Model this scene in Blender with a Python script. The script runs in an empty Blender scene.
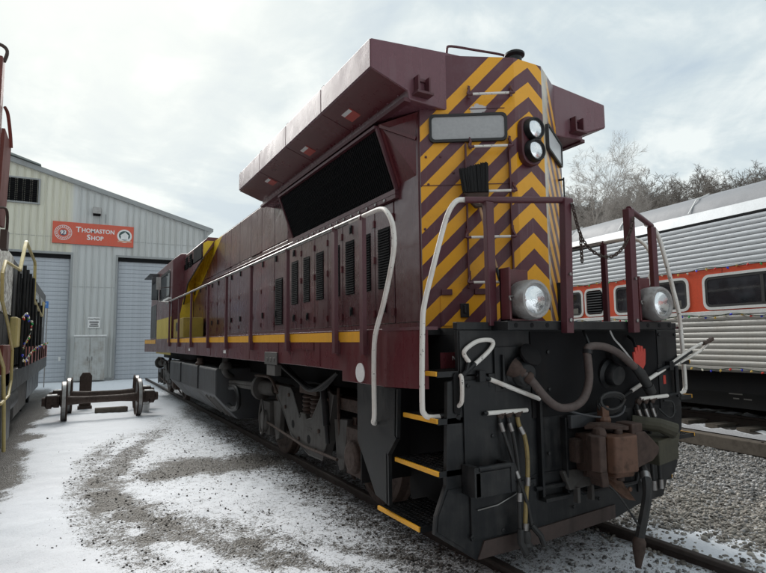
import bpy, bmesh, math, random
import numpy as np
from mathutils import Vector, Matrix, Euler

random.seed(7)
rng = np.random.default_rng(7)
PI = math.pi
V = Vector
scene = bpy.context.scene
COL = scene.collection

# ------------------------------------------------------------------ camera, light, exposure
CAM = V((-3.7585, -3.2791, 1.8711))
yaw, pitch, roll = 0.507902, 0.0955384, -0.0121408
fw = V((math.sin(yaw) * math.cos(pitch), math.cos(yaw) * math.cos(pitch), math.sin(pitch)))
r0 = V((math.cos(yaw), -math.sin(yaw), 0)); u0 = r0.cross(fw)
rt = r0 * math.cos(roll) + u0 * math.sin(roll); up = -r0 * math.sin(roll) + u0 * math.cos(roll)
cd = bpy.data.cameras.new('camera'); cam = bpy.data.objects.new('camera', cd); COL.objects.link(cam)
m = Matrix.Identity(4)
for i in range(3):
    m[i][0], m[i][1], m[i][2], m[i][3] = rt[i], up[i], -fw[i], CAM[i]
cam.matrix_world = m
cd.sensor_fit = 'HORIZONTAL'; cd.sensor_width = 36.0; cd.lens = 36 * 547.225 / 766
cd.clip_start = 0.05; cd.clip_end = 3000
scene.camera = cam

SUN_AZ, SUN_EL = 0.0, math.radians(36)          # azimuth from +Y towards +X
sdir = V((math.sin(SUN_AZ) * math.cos(SUN_EL), math.cos(SUN_AZ) * math.cos(SUN_EL), math.sin(SUN_EL)))
sl = bpy.data.lights.new('sun', 'SUN'); sl.energy = 2.0; sl.angle = math.radians(40); sl.color = (1.0, .975, .93)
so = bpy.data.objects.new('sun', sl); COL.objects.link(so)
so.rotation_euler = (-sdir).to_track_quat('-Z', 'Y').to_euler()

world = bpy.data.worlds.new('World'); scene.world = world; world.use_nodes = True
wt = world.node_tree; wt.nodes.clear()
def wn(t, **k):
    n = wt.nodes.new(t)
    for a, b in k.items(): setattr(n, a, b)
    return n
wl = wt.links.new
w_out = wn('ShaderNodeOutputWorld'); w_bg = wn('ShaderNodeBackground'); w_bg.inputs['Strength'].default_value = .1
sky = wn('ShaderNodeTexSky', sky_type='NISHITA', sun_disc=False, sun_elevation=SUN_EL, sun_rotation=SUN_AZ, air_density=1.2, dust_density=2.0, ozone_density=1.0)
tc = wn('ShaderNodeTexCoord'); sep = wn('ShaderNodeSeparateXYZ'); wl(tc.outputs['Generated'], sep.inputs[0])
def wm(op, a, b=None, clamp=False):
    n = wn('ShaderNodeMath', operation=op, use_clamp=clamp)
    for i, x in enumerate((a, b)):
        if x is None: continue
        if isinstance(x, (int, float)): n.inputs[i].default_value = x
        else: wl(x, n.inputs[i])
    return n.outputs[0]
zz = wm('MAXIMUM', wm('ADD', sep.outputs[2], .22), .08)
cx_, cy_ = wm('DIVIDE', sep.outputs[0], zz), wm('DIVIDE', sep.outputs[1], zz)
comb = wn('ShaderNodeCombineXYZ'); wl(cx_, comb.inputs[0]); wl(cy_, comb.inputs[1]); comb.inputs[2].default_value = 4.3
n1 = wn('ShaderNodeTexNoise'); n1.inputs['Scale'].default_value = 1.45; n1.inputs['Detail'].default_value = 7; n1.inputs['Roughness'].default_value = .52; n1.inputs['Distortion'].default_value = 1.1
wl(comb.outputs[0], n1.inputs['Vector'])
n2 = wn('ShaderNodeTexNoise'); n2.inputs['Scale'].default_value = 3.8; n2.inputs['Detail'].default_value = 6; n2.inputs['Roughness'].default_value = .6; n2.inputs['Distortion'].default_value = .4
wl(comb.outputs[0], n2.inputs['Vector'])
cl = wm('ADD', wm('MULTIPLY', n1.outputs[0], .62), wm('MULTIPLY', n2.outputs[0], .38))
ramp = wn('ShaderNodeValToRGB'); wl(cl, ramp.inputs[0])
e = ramp.color_ramp.elements
e[0].position = .39; e[0].color = (2.4, 2.85, 3.2, 1)
e[1].position = .585; e[1].color = (3.95, 4.2, 4.15, 1)
em = ramp.color_ramp.elements.new(.49); em.color = (2.95, 3.35, 3.5, 1)
# thin cloud is brighter round the veiled sun
dot = wn('ShaderNodeVectorMath', operation='DOT_PRODUCT'); wl(tc.outputs['Generated'], dot.inputs[0]); dot.inputs[1].default_value = sdir
g1 = wm('POWER', wm('MAXIMUM', dot.outputs['Value'], 0.0), 13.0)
glow = wn('ShaderNodeMix', data_type='RGBA'); wl(wm('MULTIPLY', g1, .66, True), glow.inputs[0]); wl(ramp.outputs[0], glow.inputs[6]); glow.inputs[7].default_value = (4.5, 4.6, 4.3, 1)
mixs = wn('ShaderNodeMix', data_type='RGBA'); mixs.inputs[0].default_value = .975
wl(sky.outputs[0], mixs.inputs[6]); wl(glow.outputs[2], mixs.inputs[7])
wl(mixs.outputs[2], w_bg.inputs['Color']); wl(w_bg.outputs[0], w_out.inputs['Surface'])

scene.view_settings.view_transform = 'Standard'; scene.view_settings.look = 'None'
scene.view_settings.exposure = 1.18; scene.view_settings.gamma = 1.0
scene.render.engine = 'CYCLES'

# ------------------------------------------------------------------ materials
MATS = {}
class NT:
    def __init__(s, name):
        s.m = bpy.data.materials.new(name); s.m.use_nodes = True; s.t = s.m.node_tree
        s.b = s.t.nodes['Principled BSDF']; s.tc = s.n('ShaderNodeTexCoord')
        MATS[name] = s.m
    def n(s, t, **k):
        x = s.t.nodes.new(t)
        for a, b in k.items(): setattr(x, a, b)
        return x
    def l(s, a, b): s.t.links.new(a, b)
    def noise(s, scale, detail=4, rough=.55, stretch=None, coord='Object', dist=0.):
        nz = s.n('ShaderNodeTexNoise'); nz.inputs['Scale'].default_value = scale; nz.inputs['Detail'].default_value = detail
        nz.inputs['Roughness'].default_value = rough; nz.inputs['Distortion'].default_value = dist
        if stretch:
            mp = s.n('ShaderNodeMapping'); mp.inputs['Scale'].default_value = stretch
            s.l(s.tc.outputs[coord], mp.inputs[0]); s.l(mp.outputs[0], nz.inputs['Vector'])
        else: s.l(s.tc.outputs[coord], nz.inputs['Vector'])
        return nz.outputs[0]
    def math(s, op, a, b=None, c=None, clamp=False):
        x = s.n('ShaderNodeMath', operation=op, use_clamp=clamp)
        for i, q in enumerate((a, b, c)):
            if q is None: continue
            if isinstance(q, (int, float)): x.inputs[i].default_value = q
            else: s.l(q, x.inputs[i])
        return x.outputs[0]
    def step(s, v, lo, hi):
        x = s.n('ShaderNodeMapRange', interpolation_type='SMOOTHSTEP'); s.l(v, x.inputs[0])
        x.inputs[1].default_value = lo; x.inputs[2].default_value = hi; return x.outputs[0]
    def mix(s, f, a, b):
        x = s.n('ShaderNodeMix', data_type='RGBA')
        for i, q in ((0, f), (6, a), (7, b)):
            if isinstance(q, (int, float)): x.inputs[i].default_value = q
            elif isinstance(q, tuple): x.inputs[i].default_value = q + (1,) if len(q) == 3 else q
            else: s.l(q, x.inputs[i])
        return x.outputs[2]
    def col(s, c):
        if isinstance(c, tuple): s.b.inputs['Base Color'].default_value = c + (1,)
        else: s.l(c, s.b.inputs['Base Color'])
    def bump(s, h, d=.01, strength=.6):
        x = s.n('ShaderNodeBump'); x.inputs['Distance'].default_value = d; x.inputs['Strength'].default_value = strength
        s.l(h, x.inputs['Height']); s.l(x.outputs[0], s.b.inputs['Normal'])
    def rough(s, v):
        if isinstance(v, (int, float)): s.b.inputs['Roughness'].default_value = v
        else: s.l(v, s.b.inputs['Roughness'])
    def metal(s, v): s.b.inputs['Metallic'].default_value = v

def paint(name, c, rough=.5, dirt=(.06, .045, .035), amt=.5, scale=2.5, metal=0., bump=.003, streak=True, spec=None):
    s = NT(name)
    a = s.noise(scale, 6, .65); st = s.noise(4, 4, .6, (3, 3, .25)) if streak else s.noise(scale * 4, 4)
    f = s.math('MULTIPLY', s.step(s.math('ADD', s.math('MULTIPLY', a, .6), s.math('MULTIPLY', st, .4)), .42, .72), amt)
    fine = s.noise(40, 3)
    c2 = tuple(min(1, x * 1.18) for x in c); c1 = tuple(x * .84 for x in c)
    base = s.mix(fine, c1, c2)
    s.col(s.mix(f, base, dirt)); s.metal(metal)
    s.rough(s.math('ADD', s.math('MULTIPLY', f, .35), rough, clamp=True))
    if spec is not None: s.b.inputs['Specular IOR Level'].default_value = spec
    if bump: s.bump(s.math('ADD', s.noise(1.6, 2), s.math('MULTIPLY', fine, .08)), bump * 6, .35)
    return s.m

maroon = paint('maroon_paint', (.100, .022, .027), .27, (.115, .062, .058), .55, 1.8)
maroon_d = paint('maroon_rail_paint', (.085, .022, .03), .42, (.07, .045, .04), .4, 5)
maroon_sky = paint('skylit_maroon_paint', (.135, .050, .064), .26, (.18, .115, .125), .6, 1.6)  # lighter maroon: sky reflection on the wings put into the colour
yellow = paint('yellow_paint', (.76, .37, .014), .42, (.40, .20, .04), .35, 3)
cream = paint('pale_yellow_paint', (.55, .44, .17), .5, (.25, .2, .12), .5, 3)
black = paint('black_enamel', (.008, .0088, .010), .42, (.058, .055, .052), .6, 4.0, spec=.35)
black_m = paint('black_matt', (.009, .009, .010), .8, (.026, .023, .021), .5, 3, spec=.2)
truckg = paint('truck_grey', (.066, .062, .058), .62, (.04, .032, .026), .7, 3.5)
tankg = paint('tank_grey', (.052, .055, .060), .5, (.05, .045, .04), .6, 1.6)
steel = paint('worn_steel', (.30, .29, .28), .34, (.12, .09, .07), .5, 6, .85)
rust = paint('rust', (.058, .033, .024), .7, (.028, .019, .016), .8, 5, 0, .006, False)
rust_l = paint('rust_bright', (.125, .062, .038), .55, (.045, .026, .018), .85, 5, .15, .006, False)
rust_d = paint('rust_dark', (.06, .037, .028), .7, (.028, .02, .017), .7, 6, 0, .006, False)
redpost = paint('rust_red_paint', (.17, .038, .026), .55, (.07, .03, .022), .6, 4)
rubber = paint('rubber_brown', (.085, .062, .055), .62, (.05, .04, .036), .5, 9, 0, .001, False)
rubber_b = paint('rubber_black', (.018, .018, .018), .6, (.05, .045, .04), .5, 9, 0, .001, False)
brass = paint('hose_tan', (.26, .19, .07), .6, (.1, .08, .05), .5, 9, 0, 0, False)
alu = paint('aluminium', (.52, .52, .52), .36, (.22, .21, .2), .45, 4, .9)
lampg = paint('lamp_housing', (.36, .35, .34), .45, (.16, .14, .12), .55, 9, .6, 0, False)
def white_chipped():
    s = NT('white_chipped_paint'); n = s.noise(26, 4, .7); f = s.step(n, .63, .67)
    d = s.step(s.noise(5, 4), .45, .75)
    s.col(s.mix(f, s.mix(s.math('MULTIPLY', d, .5), (.72, .69, .64), (.45, .36, .30)), (.03, .025, .022))); s.rough(.45); return s.m
white = white_chipped()
whitef = paint('white_flat', (.74, .74, .73), .5, (.4, .37, .33), .35, 5, 0, 0)
redtag = paint('red_tag', (.48, .05, .035), .5, (.3, .05, .03), .3, 8, 0, 0)
placard_red = paint('placard_red', (.42, .075, .06), .5, (.2, .08, .07), .3, 9, 0, 0)
wood = paint('broom_wood', (.42, .25, .13), .6, (.2, .12, .07), .5, 7, 0, 0)
bristle = paint('broom_bristle', (.010, .010, .010), .9, (.03, .03, .03), .3, 60, 0, .004)
boardg = paint('number_board_grey', (.36, .36, .36), .35, (.28, .28, .28), .2, 3, 0, 0)
boardw = paint('number_board_white', (.55, .56, .56), .35, (.4, .4, .4), .2, 3, 0, 0)
def glass(name, c=(.02, .022, .025), r=.06):
    s = NT(name); s.col(s.mix(s.step(s.noise(1.3, 3), .45, .6), c, tuple(x * 2.2 for x in c))); s.rough(r); s.b.inputs['Specular IOR Level'].default_value = .9; return s.m
glassd = glass('window_glass')
def lens_mat():
    s = NT('lamp_lens'); s.col((.82, .84, .85)); s.metal(.85); s.rough(.12)
    s.bump(s.noise(60, 2), .003, .5); return s.m
lens = lens_mat()

# hood side: maroon doors with a slanting yellow band painted over them towards the cab
def hood_side():
    s = NT('hood_side_paint')
    sp = s.n('ShaderNodeSeparateXYZ'); s.l(s.tc.outputs['Object'], sp.inputs[0])
    y, z = sp.outputs[1], sp.outputs[2]
    right = s.math('ADD', s.math('MULTIPLY', s.math('SUBTRACT', 4.35, z), 2.6), 9.0)
    dd = s.math('SUBTRACT', y, right)
    band = s.step(dd, -.02, .02)
    a = s.noise(1.5, 6, .65); st = s.noise(3.2, 5, .65, (2, 6, .3))
    grime = s.math('MULTIPLY', s.step(s.math('ADD', s.math('MULTIPLY', a, .5), s.math('MULTIPLY', st, .5)), .42, .70), .6)
    red = s.step(s.noise(.9, 3), .56, .66)
    base = s.mix(s.math('MULTIPLY', red, .5), (.086, .021, .027), (.15, .019, .023))
    base = s.mix(grime, base, (.108, .062, .063))
    ye = s.mix(s.math('MULTIPLY', grime, .6), (.72, .47, .02), (.42, .29, .05))
    s.col(s.mix(band, base, ye)); s.rough(s.math('ADD', .26, s.math('MULTIPLY', grime, .35)))
    s.b.inputs['Coat Weight'].default_value = .35; s.b.inputs['Coat Roughness'].default_value = .12
    s.bump(s.noise(1.5, 3), .05, .5); return s.m
hoodm = hood_side()

# striped hood end: chevrons from the unrolled width (u) and the height (v)
def stripes():
    s = NT('striped_end_paint')
    uv = s.n('ShaderNodeUVMap'); sp = s.n('ShaderNodeSeparateXYZ'); s.l(uv.outputs[0], sp.inputs[0])
    u, v = sp.outputs[0], sp.outputs[1]
    ua = s.math('ABSOLUTE', u)
    w = s.math('ADD', v, s.math('ADD', s.math('MULTIPLY', s.math('MINIMUM', ua, .18), .8), s.math('MAXIMUM', s.math('SUBTRACT', ua, .18), 0.0)))
    wob = s.math('MULTIPLY', s.math('SUBTRACT', s.noise(22, 2), .5), .006)
    ph = s.math('FRACT', s.math('DIVIDE', s.math('ADD', s.math('SUBTRACT', w, 3.30), wob), .300))
    ye = s.math('MULTIPLY', s.step(ph, .0, .012), s.math('SUBTRACT', 1.0, s.step(ph, .505, .518)))
    ye = s.math('MULTIPLY', ye, s.math('SUBTRACT', 1.0, s.step(w, 5.01, 5.02)))   # the top corner is plain maroon
    blot = s.step(s.noise(3, 6, .7), .45, .75); spk = s.step(s.noise(34, 5, .75), .60, .72)
    drip = s.step(s.noise(5, 5, .7, (4, 4, .35)), .52, .75)
    yc = s.mix(s.math('MULTIPLY', blot, .3), (.78, .36, .010), (.50, .225, .03))
    yc = s.mix(s.math('MULTIPLY', spk, .35), yc, (.22, .11, .03))
    mc = s.mix(s.math('MULTIPLY', s.math('MAXIMUM', blot, drip), .6), (.098, .028, .038), (.15, .09, .105))
    c = s.mix(ye, mc, yc)
    # pale strip down the right-hand corner, sunlit edge painted into the colour
    pu = s.math('MULTIPLY', s.step(u, .175, .20), s.math('SUBTRACT', 1.0, s.step(s.math('ADD', u, s.math('ADD', s.math('MULTIPLY', s.noise(7, 5, .7), .5), s.math('MULTIPLY', s.math('SUBTRACT', 4.6, v), .10))), .62, .78)))
    c = s.mix(s.math('MULTIPLY', pu, .9), c, s.mix(s.noise(9, 4), (.42, .40, .36), (.62, .58, .46)))
    # one chipped spot under the top rung
    du = s.math('MULTIPLY', s.math('ADD', u, .53), 1.0); dv = s.math('SUBTRACT', v, 4.055)
    d2 = s.math('SQRT', s.math('ADD', s.math('MULTIPLY', du, du), s.math('MULTIPLY', s.math('MULTIPLY', dv, dv), 3.0)))
    chip = s.math('SUBTRACT', 1.0, s.step(s.math('ADD', d2, s.math('MULTIPLY', s.math('SUBTRACT', s.noise(24, 4, .7), .5), .16)), .07, .085))
    s.col(s.mix(chip, c, (.55, .53, .52)))
    s.rough(s.math('ADD', .34, s.math('MULTIPLY', blot, .3))); s.bump(s.math('ADD', s.noise(1.5, 2), s.math('MULTIPLY', spk, .05)), .015, .4); return s.m
stripem = stripes()

def ribbed_wall():
    s = NT('wall_sheet_metal')
    st = s.noise(2.2, 5, .65, (2.5, 2.5, .12)); a = s.noise(.35, 3)
    sp = s.n('ShaderNodeSeparateXYZ'); s.l(s.tc.outputs['Object'], sp.inputs[0])
    left = s.math('SUBTRACT', 1.0, s.step(s.math('ADD', sp.outputs[0], s.math('MULTIPLY', st, .3)), -1.15, -.95))
    base = s.mix(left, (.555, .565, .555), (.66, .64, .53))
    c = s.mix(s.math('MULTIPLY', s.step(st, .45, .75), .55), base, (.36, .345, .31))
    s.col(s.mix(s.math('MULTIPLY', s.step(a, .5, .7), .3), c, (.44, .44, .41))); s.rough(.55); return s.m
wallm = ribbed_wall()
doorm = paint('roller_door', (.46, .485, .52), .5, (.26, .27, .29), .5, .8)
trimm = paint('shop_trim', (.30, .31, .31), .55, (.2, .19, .17), .4, 2)
roofm = paint('shop_roof', (.22, .25, .24), .5, (.15, .14, .12), .5, .8)
signred = paint('sign_red', (.60, .095, .05), .5, (.5, .16, .12), .45, 3, 0, 0)
signgreen = paint('sign_dark_green', (.035, .075, .07), .5, (.05, .08, .07), .2, 5, 0, 0)
cabm = paint('cabinet_grey', (.45, .46, .45), .5, (.2, .16, .12), .75, 2.2)
bluem = paint('blue_sign', (.06, .20, .52), .5, (.1, .2, .4), .2, 5, 0, 0)
bluew = paint('sign_pale_blue', (.5, .6, .75), .5, (.4, .5, .6), .2, 5, 0, 0)
louver = paint('vent_dark', (.009, .009, .010), .85, (.018, .017, .016), .4, 5, spec=.12)
stainless = paint('stainless_sheet', (.52, .505, .47), .38, (.33, .30, .26), .5, 2.5, .35)  # warm beige reflection on the lower flutes put into the colour
stain_up = paint('roof_stainless', (.58, .60, .62), .42, (.5, .51, .52), .35, 2.5, .2)
roofgrey = paint('car_roof_grey', (.19, .195, .21), .55, (.25, .255, .265), .6, 1.5)
carred = paint('car_red', (.64, .085, .035), .36, (.36, .06, .03), .4, 2)
carwhite = paint('car_white', (.68, .68, .66), .4, (.45, .43, .4), .4, 3)
skirtm = paint('skirt_black', (.022, .024, .026), .5, (.05, .05, .05), .4, 2)
def mottled():  # grey-white and dark blotches from two noise scales
    s = NT('mottled_grey_paint'); v = s.noise(7, 6, .75); w2 = s.noise(18, 4, .7)
    f = s.step(s.math('ADD', s.math('MULTIPLY', v, .6), s.math('MULTIPLY', w2, .4)), .46, .54)
    s.col(s.mix(f, (.80, .79, .74), s.mix(w2, (.42, .37, .31), (.14, .13, .12)))); s.rough(.45); s.bump(f, .004); return s.m
mottm = mottled()
bulbs = {k: paint('bulb_' + k, c, .25, c, 0, 5, 0, 0) for k, c in dict(red=(.6, .04, .03), blue=(.05, .06, .6), green=(.03, .35, .08), amber=(.75, .5, .12), white=(.8, .75, .6)).items()}
wirem = paint('wire_green', (.02, .04, .025), .5, (.02, .03, .02), .1, 9, 0, 0)
bark = paint('bark', (.27, .245, .225), .85, (.16, .14, .125), .6, 3, 0, .01)
twigm = paint('twigs', (.29, .26, .235), .9, (.20, .175, .155), .5, 1.2, 0, 0)
twig_d = paint('dark_twigs', (.17, .148, .13), .9, (.115, .10, .088), .5, 1.2, 0, 0)
needle = paint('needles', (.115, .12, .095), .85, (.09, .09, .075), .5, 1, 0, 0)
timber = paint('old_timber', (.12, .10, .08), .85, (.05, .042, .034), .6, 3, 0, .01, False)
railside = paint('rail_side', (.055, .042, .036), .7, (.03, .022, .018), .5, 4, 0, 0)

def ground_mat():
    s = NT('snow_and_gravel')
    at = s.n('ShaderNodeAttribute', attribute_name='cover'); tn = s.n('ShaderNodeAttribute', attribute_name='tan'); dkn_ = s.n('ShaderNodeAttribute', attribute_name='darken')
    f1 = s.noise(9, 6, .72); f2 = s.noise(30, 5, .7); f3 = s.noise(85, 3, .7)
    mixn = s.math('ADD', s.math('MULTIPLY', f1, .28), s.math('ADD', s.math('MULTIPLY', f2, .38), s.math('MULTIPLY', f3, .34)))
    snow = s.step(s.math('ADD', s.math('SUBTRACT', at.outputs['Fac'], .5), s.math('MULTIPLY', s.math('SUBTRACT', mixn, .5), 3.6)), -.16, .16)
    vo = s.n('ShaderNodeTexVoronoi'); vo.inputs['Scale'].default_value = 46; s.l(s.tc.outputs['Object'], vo.inputs['Vector'])
    cellv = s.n('ShaderNodeSeparateXYZ'); s.l(vo.outputs['Color'], cellv.inputs[0])
    gcol = s.mix(cellv.outputs[0], (.06, .054, .047), (.21, .195, .175))
    gcol = s.mix(s.math('MULTIPLY', s.step(f1, .4, .65), .5), gcol, (.10, .085, .062))
    tcol = s.mix(cellv.outputs[1], (.12, .105, .088), (.34, .315, .275))
    gcol = s.mix(tn.outputs['Fac'], gcol, tcol)
    gcol = s.mix(s.math('MULTIPLY', dkn_.outputs['Fac'], .75), gcol, (.04, .033, .027))
    scol = s.mix(s.math('MULTIPLY', s.step(f2, .42, .7), .5), (.84, .865, .91), (.70, .72, .76))
    s.col(s.mix(snow, gcol, scol)); s.rough(s.math('ADD', .62, s.math('MULTIPLY', snow, .2)))
    hgt = s.math('ADD', s.math('MULTIPLY', s.math('SUBTRACT', 1.0, vo.outputs['Distance']), s.math('SUBTRACT', 1.05, snow)), s.math('ADD', s.math('MULTIPLY', snow, .5), s.math('MULTIPLY', f3, .25)))
    s.bump(hgt, .03, .9); return s.m
groundm = ground_mat()
def stone_mat(name, lo, hi):
    s = NT(name); a = s.n('ShaderNodeAttribute', attribute_name='tone')
    s.col(s.mix(a.outputs['Fac'], lo, hi)); s.rough(.8); return s.m
stone_grey = stone_mat('stone_grey', (.06, .058, .056), (.42, .415, .41))
stone_dark = stone_mat('stone_dark', (.05, .045, .04), (.24, .22, .20))
stone_tan = stone_mat('stone_tan', (.09, .08, .068), (.40, .375, .335))

# ------------------------------------------------------------------ mesh building
class MB:
    def __init__(s): s.v = []; s.f = []
    def add(s, vs, fs):
        o = len(s.v); s.v += [tuple(q) for q in vs]; s.f += [tuple(i + o for i in f) for f in fs]; return s
    def box(s, x0, x1, y0, y1, z0, z1):
        x0, x1 = min(x0, x1), max(x0, x1); y0, y1 = min(y0, y1), max(y0, y1); z0, z1 = min(z0, z1), max(z0, z1)
        return s.add([(x0, y0, z0), (x1, y0, z0), (x1, y1, z0), (x0, y1, z0), (x0, y0, z1), (x1, y0, z1), (x1, y1, z1), (x0, y1, z1)],
                     [(0, 3, 2, 1), (4, 5, 6, 7), (0, 1, 5, 4), (1, 2, 6, 5), (2, 3, 7, 6), (3, 0, 4, 7)])
    def bar(s, a, b, w, h, upv=(0, 0, 1)):
        a, b = V(a), V(b); d = (b - a).normalized(); x = d.cross(V(upv))
        if x.length < 1e-4: x = d.cross(V((1, 0, 0)))
        x.normalize(); z = x.cross(d)
        c = [a + x * i * w / 2 + z * j * h / 2 for i, j in ((-1, -1), (1, -1), (1, 1), (-1, 1))]
        c += [q + (b - a) for q in c]
        return s.add(c, [(0, 1, 2, 3), (7, 6, 5, 4), (0, 4, 5, 1), (1, 5, 6, 2), (2, 6, 7, 3), (3, 7, 4, 0)])
    def prism(s, poly, vec):
        n = len(poly); vec = V(vec); a = [V(q) for q in poly]
        return s.add(a + [q + vec for q in a], [tuple(range(n))[::-1], tuple(range(n, 2 * n))] + [(i, (i + 1) % n, n + (i + 1) % n, n + i) for i in range(n)])
    def tube(s, pts, r, n=8, closed=False):
        pts = [V(q) for q in pts]; m = len(pts); rr = r if isinstance(r, (list, tuple)) else [r] * m
        tang = []
        for i in range(m):
            a = pts[(i - 1) % m] if (closed or i > 0) else pts[i]; b = pts[(i + 1) % m] if (closed or i < m - 1) else pts[i]
            tang.append((b - a).normalized())
        ref = V((0, 0, 1)) if abs(tang[0].z) < .9 else V((1, 0, 0))
        x = tang[0].cross(ref).normalized(); vs = []
        for i in range(m):
            x = (x - tang[i] * x.dot(tang[i])); x = x.normalized() if x.length > 1e-6 else tang[i].orthogonal().normalized()
            y = tang[i].cross(x)
            vs += [pts[i] + (x * math.cos(2 * PI * k / n) + y * math.sin(2 * PI * k / n)) * rr[i] for k in range(n)]
        fs = []
        for i in range(m if closed else m - 1):
            j = (i + 1) % m
            fs += [(i * n + k, i * n + (k + 1) % n, j * n + (k + 1) % n, j * n + k) for k in range(n)]
        if not closed: fs += [tuple(range(n))[::-1], tuple(range((m - 1) * n, m * n))]
        return s.add(vs, fs)
    def lathe(s, o, axis, prof, n=24):
        o, a = V(o), V(axis).normalized(); x = a.orthogonal().normalized(); y = a.cross(x); vs = []
        for r, h in prof: vs += [o + a * h + (x * math.cos(2 * PI * k / n) + y * math.sin(2 * PI * k / n)) * max(r, 1e-4) for k in range(n)]
        m = len(prof); fs = []
        for i in range(m - 1): fs += [(i * n + k, i * n + (k + 1) % n, (i + 1) * n + (k + 1) % n, (i + 1) * n + k) for k in range(n)]
        fs += [tuple(range(n))[::-1], tuple(range((m - 1) * n, m * n))]
        return s.add(vs, fs)
    def cyl(s, a, b, r, n=16): return s.tube([a, b], r, n)
    def mesh(s, name, mat, smooth=True, off=(0, 0, 0)):
        me = bpy.data.meshes.new(name)
        o = V(off); me.from_pydata([tuple(V(q) - o) for q in s.v], [], s.f); me.materials.append(mat)
        bm = bmesh.new(); bm.from_mesh(me); bmesh.ops.recalc_face_normals(bm, faces=bm.faces); bm.to_mesh(me); bm.free()
        if smooth:
            me.shade_smooth(); me.set_sharp_from_angle(angle=math.radians(38))
        return me

def link(name, me, parent=None, loc=(0, 0, 0), rot=(0, 0, 0)):
    o = bpy.data.objects.new(name, me); COL.objects.link(o)
    if parent is not None: o.parent = parent
    o.location = loc; o.rotation_euler = rot
    return o
def wpos(o):
    p = V((0, 0, 0))
    while o is not None: p += o.location; o = o.parent
    return p
def part(parent, name, mb, mat, smooth=True, bevel=0.0, label=None, center=False):
    """one mesh object; mb is in the coordinates of the thing (its Empty)"""
    off = V((0, 0, 0)); q = parent
    while q is not None and q.parent is not None: off += q.location; q = q.parent
    loc = V((0, 0, 0))
    if center:
        a = np.array([tuple(q) for q in mb.v]); c = (a.min(0) + a.max(0)) / 2; loc = V(c) - off
        me = mb.mesh(name, mat, smooth, off + loc)
    else: me = mb.mesh(name, mat, smooth, off)
    o = link(name, me, parent, loc)
    if bevel:
        md = o.modifiers.new('bevel', 'BEVEL'); md.width = bevel; md.segments = 2; md.limit_method = 'ANGLE'; md.angle_limit = math.radians(40)
    if label: o['label'] = label
    return o
def thing(name, label, cat, loc=(0, 0, 0), rz=0, group=None, kind=None):
    o = link(name, None, None, loc, (0, 0, rz)); o.empty_display_size = .2
    if label: o['label'] = label
    if cat: o['category'] = cat
    if group: o['group'] = group
    if kind: o['kind'] = kind
    return o
def solo(name, mb, mat, label=None, cat=None, group=None, kind=None, smooth=True, bevel=0):
    a = np.array([tuple(q) for q in mb.v]); c = (a.min(0) + a.max(0)) / 2; c[2] = a[:, 2].min()
    o = link(name, mb.mesh(name, mat, smooth, V(c)), None, V(c))
    if bevel:
        md = o.modifiers.new('bevel', 'BEVEL'); md.width = bevel; md.segments = 2; md.limit_method = 'ANGLE'
    for k, q in dict(label=label, category=cat, group=group, kind=kind).items():
        if q: o[k] = q
    return o
def dup(o, loc=None, rz=None, label=None, parent=None):
    c = o.copy(); COL.objects.link(c)
    if parent is not None: c.parent = parent
    if loc is not None: c.location = loc
    if rz is not None: c.rotation_euler = (0, 0, rz)
    if label: c['label'] = label
    for ch in list(o.children): dup(ch, parent=c)
    return c
def rounded(w, h, r, n=4):
    """outline of a rounded rectangle centred on 0"""
    out = []
    for cx, cy, a0 in ((w / 2 - r, h / 2 - r, 0), (-w / 2 + r, h / 2 - r, 90), (-w / 2 + r, -h / 2 + r, 180), (w / 2 - r, -h / 2 + r, 270)):
        for k in range(n + 1):
            a = math.radians(a0 + 90 * k / n); out.append((cx + r * math.cos(a), cy + r * math.sin(a)))
    return out
def ring(mb, outer, inner, fn, d):
    """flat ring between two outlines of the same count; fn maps (a, b, depth) to 3-D"""
    n = len(outer); vs = [fn(a, b, 0) for a, b in outer] + [fn(a, b, 0) for a, b in inner] + [fn(a, b, d) for a, b in outer] + [fn(a, b, d) for a, b in inner]
    fs = []
    for i in range(n):
        j = (i + 1) % n
        fs += [(i, j, n + j, n + i), (2 * n + i, 3 * n + i, 3 * n + j, 2 * n + j), (i, 2 * n + i, 2 * n + j, j), (n + i, n + j, 3 * n + j, 3 * n + i)]
    return mb.add(vs, fs)
def smoothpath(pts, k=4):
    pts = [V(q) for q in pts]; out = []
    for i in range(len(pts) - 1):
        p0 = pts[max(i - 1, 0)]; p1, p2 = pts[i], pts[i + 1]; p3 = pts[min(i + 2, len(pts) - 1)]
        for j in range(k):
            t = j / k
            out.append(.5 * ((2 * p1) + (p2 - p0) * t + (2 * p0 - 5 * p1 + 4 * p2 - p3) * t * t + (3 * p1 - p0 - 3 * p2 + p3) * t ** 3))
    out.append(pts[-1]); return out
def text_part(parent, name, body, size, mat, origin, xdir, ydir, bold=.0, depth=.004, align='CENTER'):
    cu = bpy.data.curves.new(name, 'FONT'); cu.body = body; cu.size = size; cu.align_x = align; cu.align_y = 'CENTER'; cu.offset = bold; cu.extrude = depth; cu.resolution_u = 3
    tmp = bpy.data.objects.new('tmp_text', cu); COL.objects.link(tmp); dg = bpy.context.evaluated_depsgraph_get(); dg.update()
    me = bpy.data.meshes.new_from_object(tmp.evaluated_get(dg)); bpy.data.objects.remove(tmp)
    x, y = V(xdir).normalized(), V(ydir).normalized(); z = x.cross(y); M = Matrix((x, y, z)).transposed().to_4x4(); M.translation = V(origin)
    me.transform(M); me.materials.clear(); me.materials.append(mat); me.name = name
    return link(name, me, parent)

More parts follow.
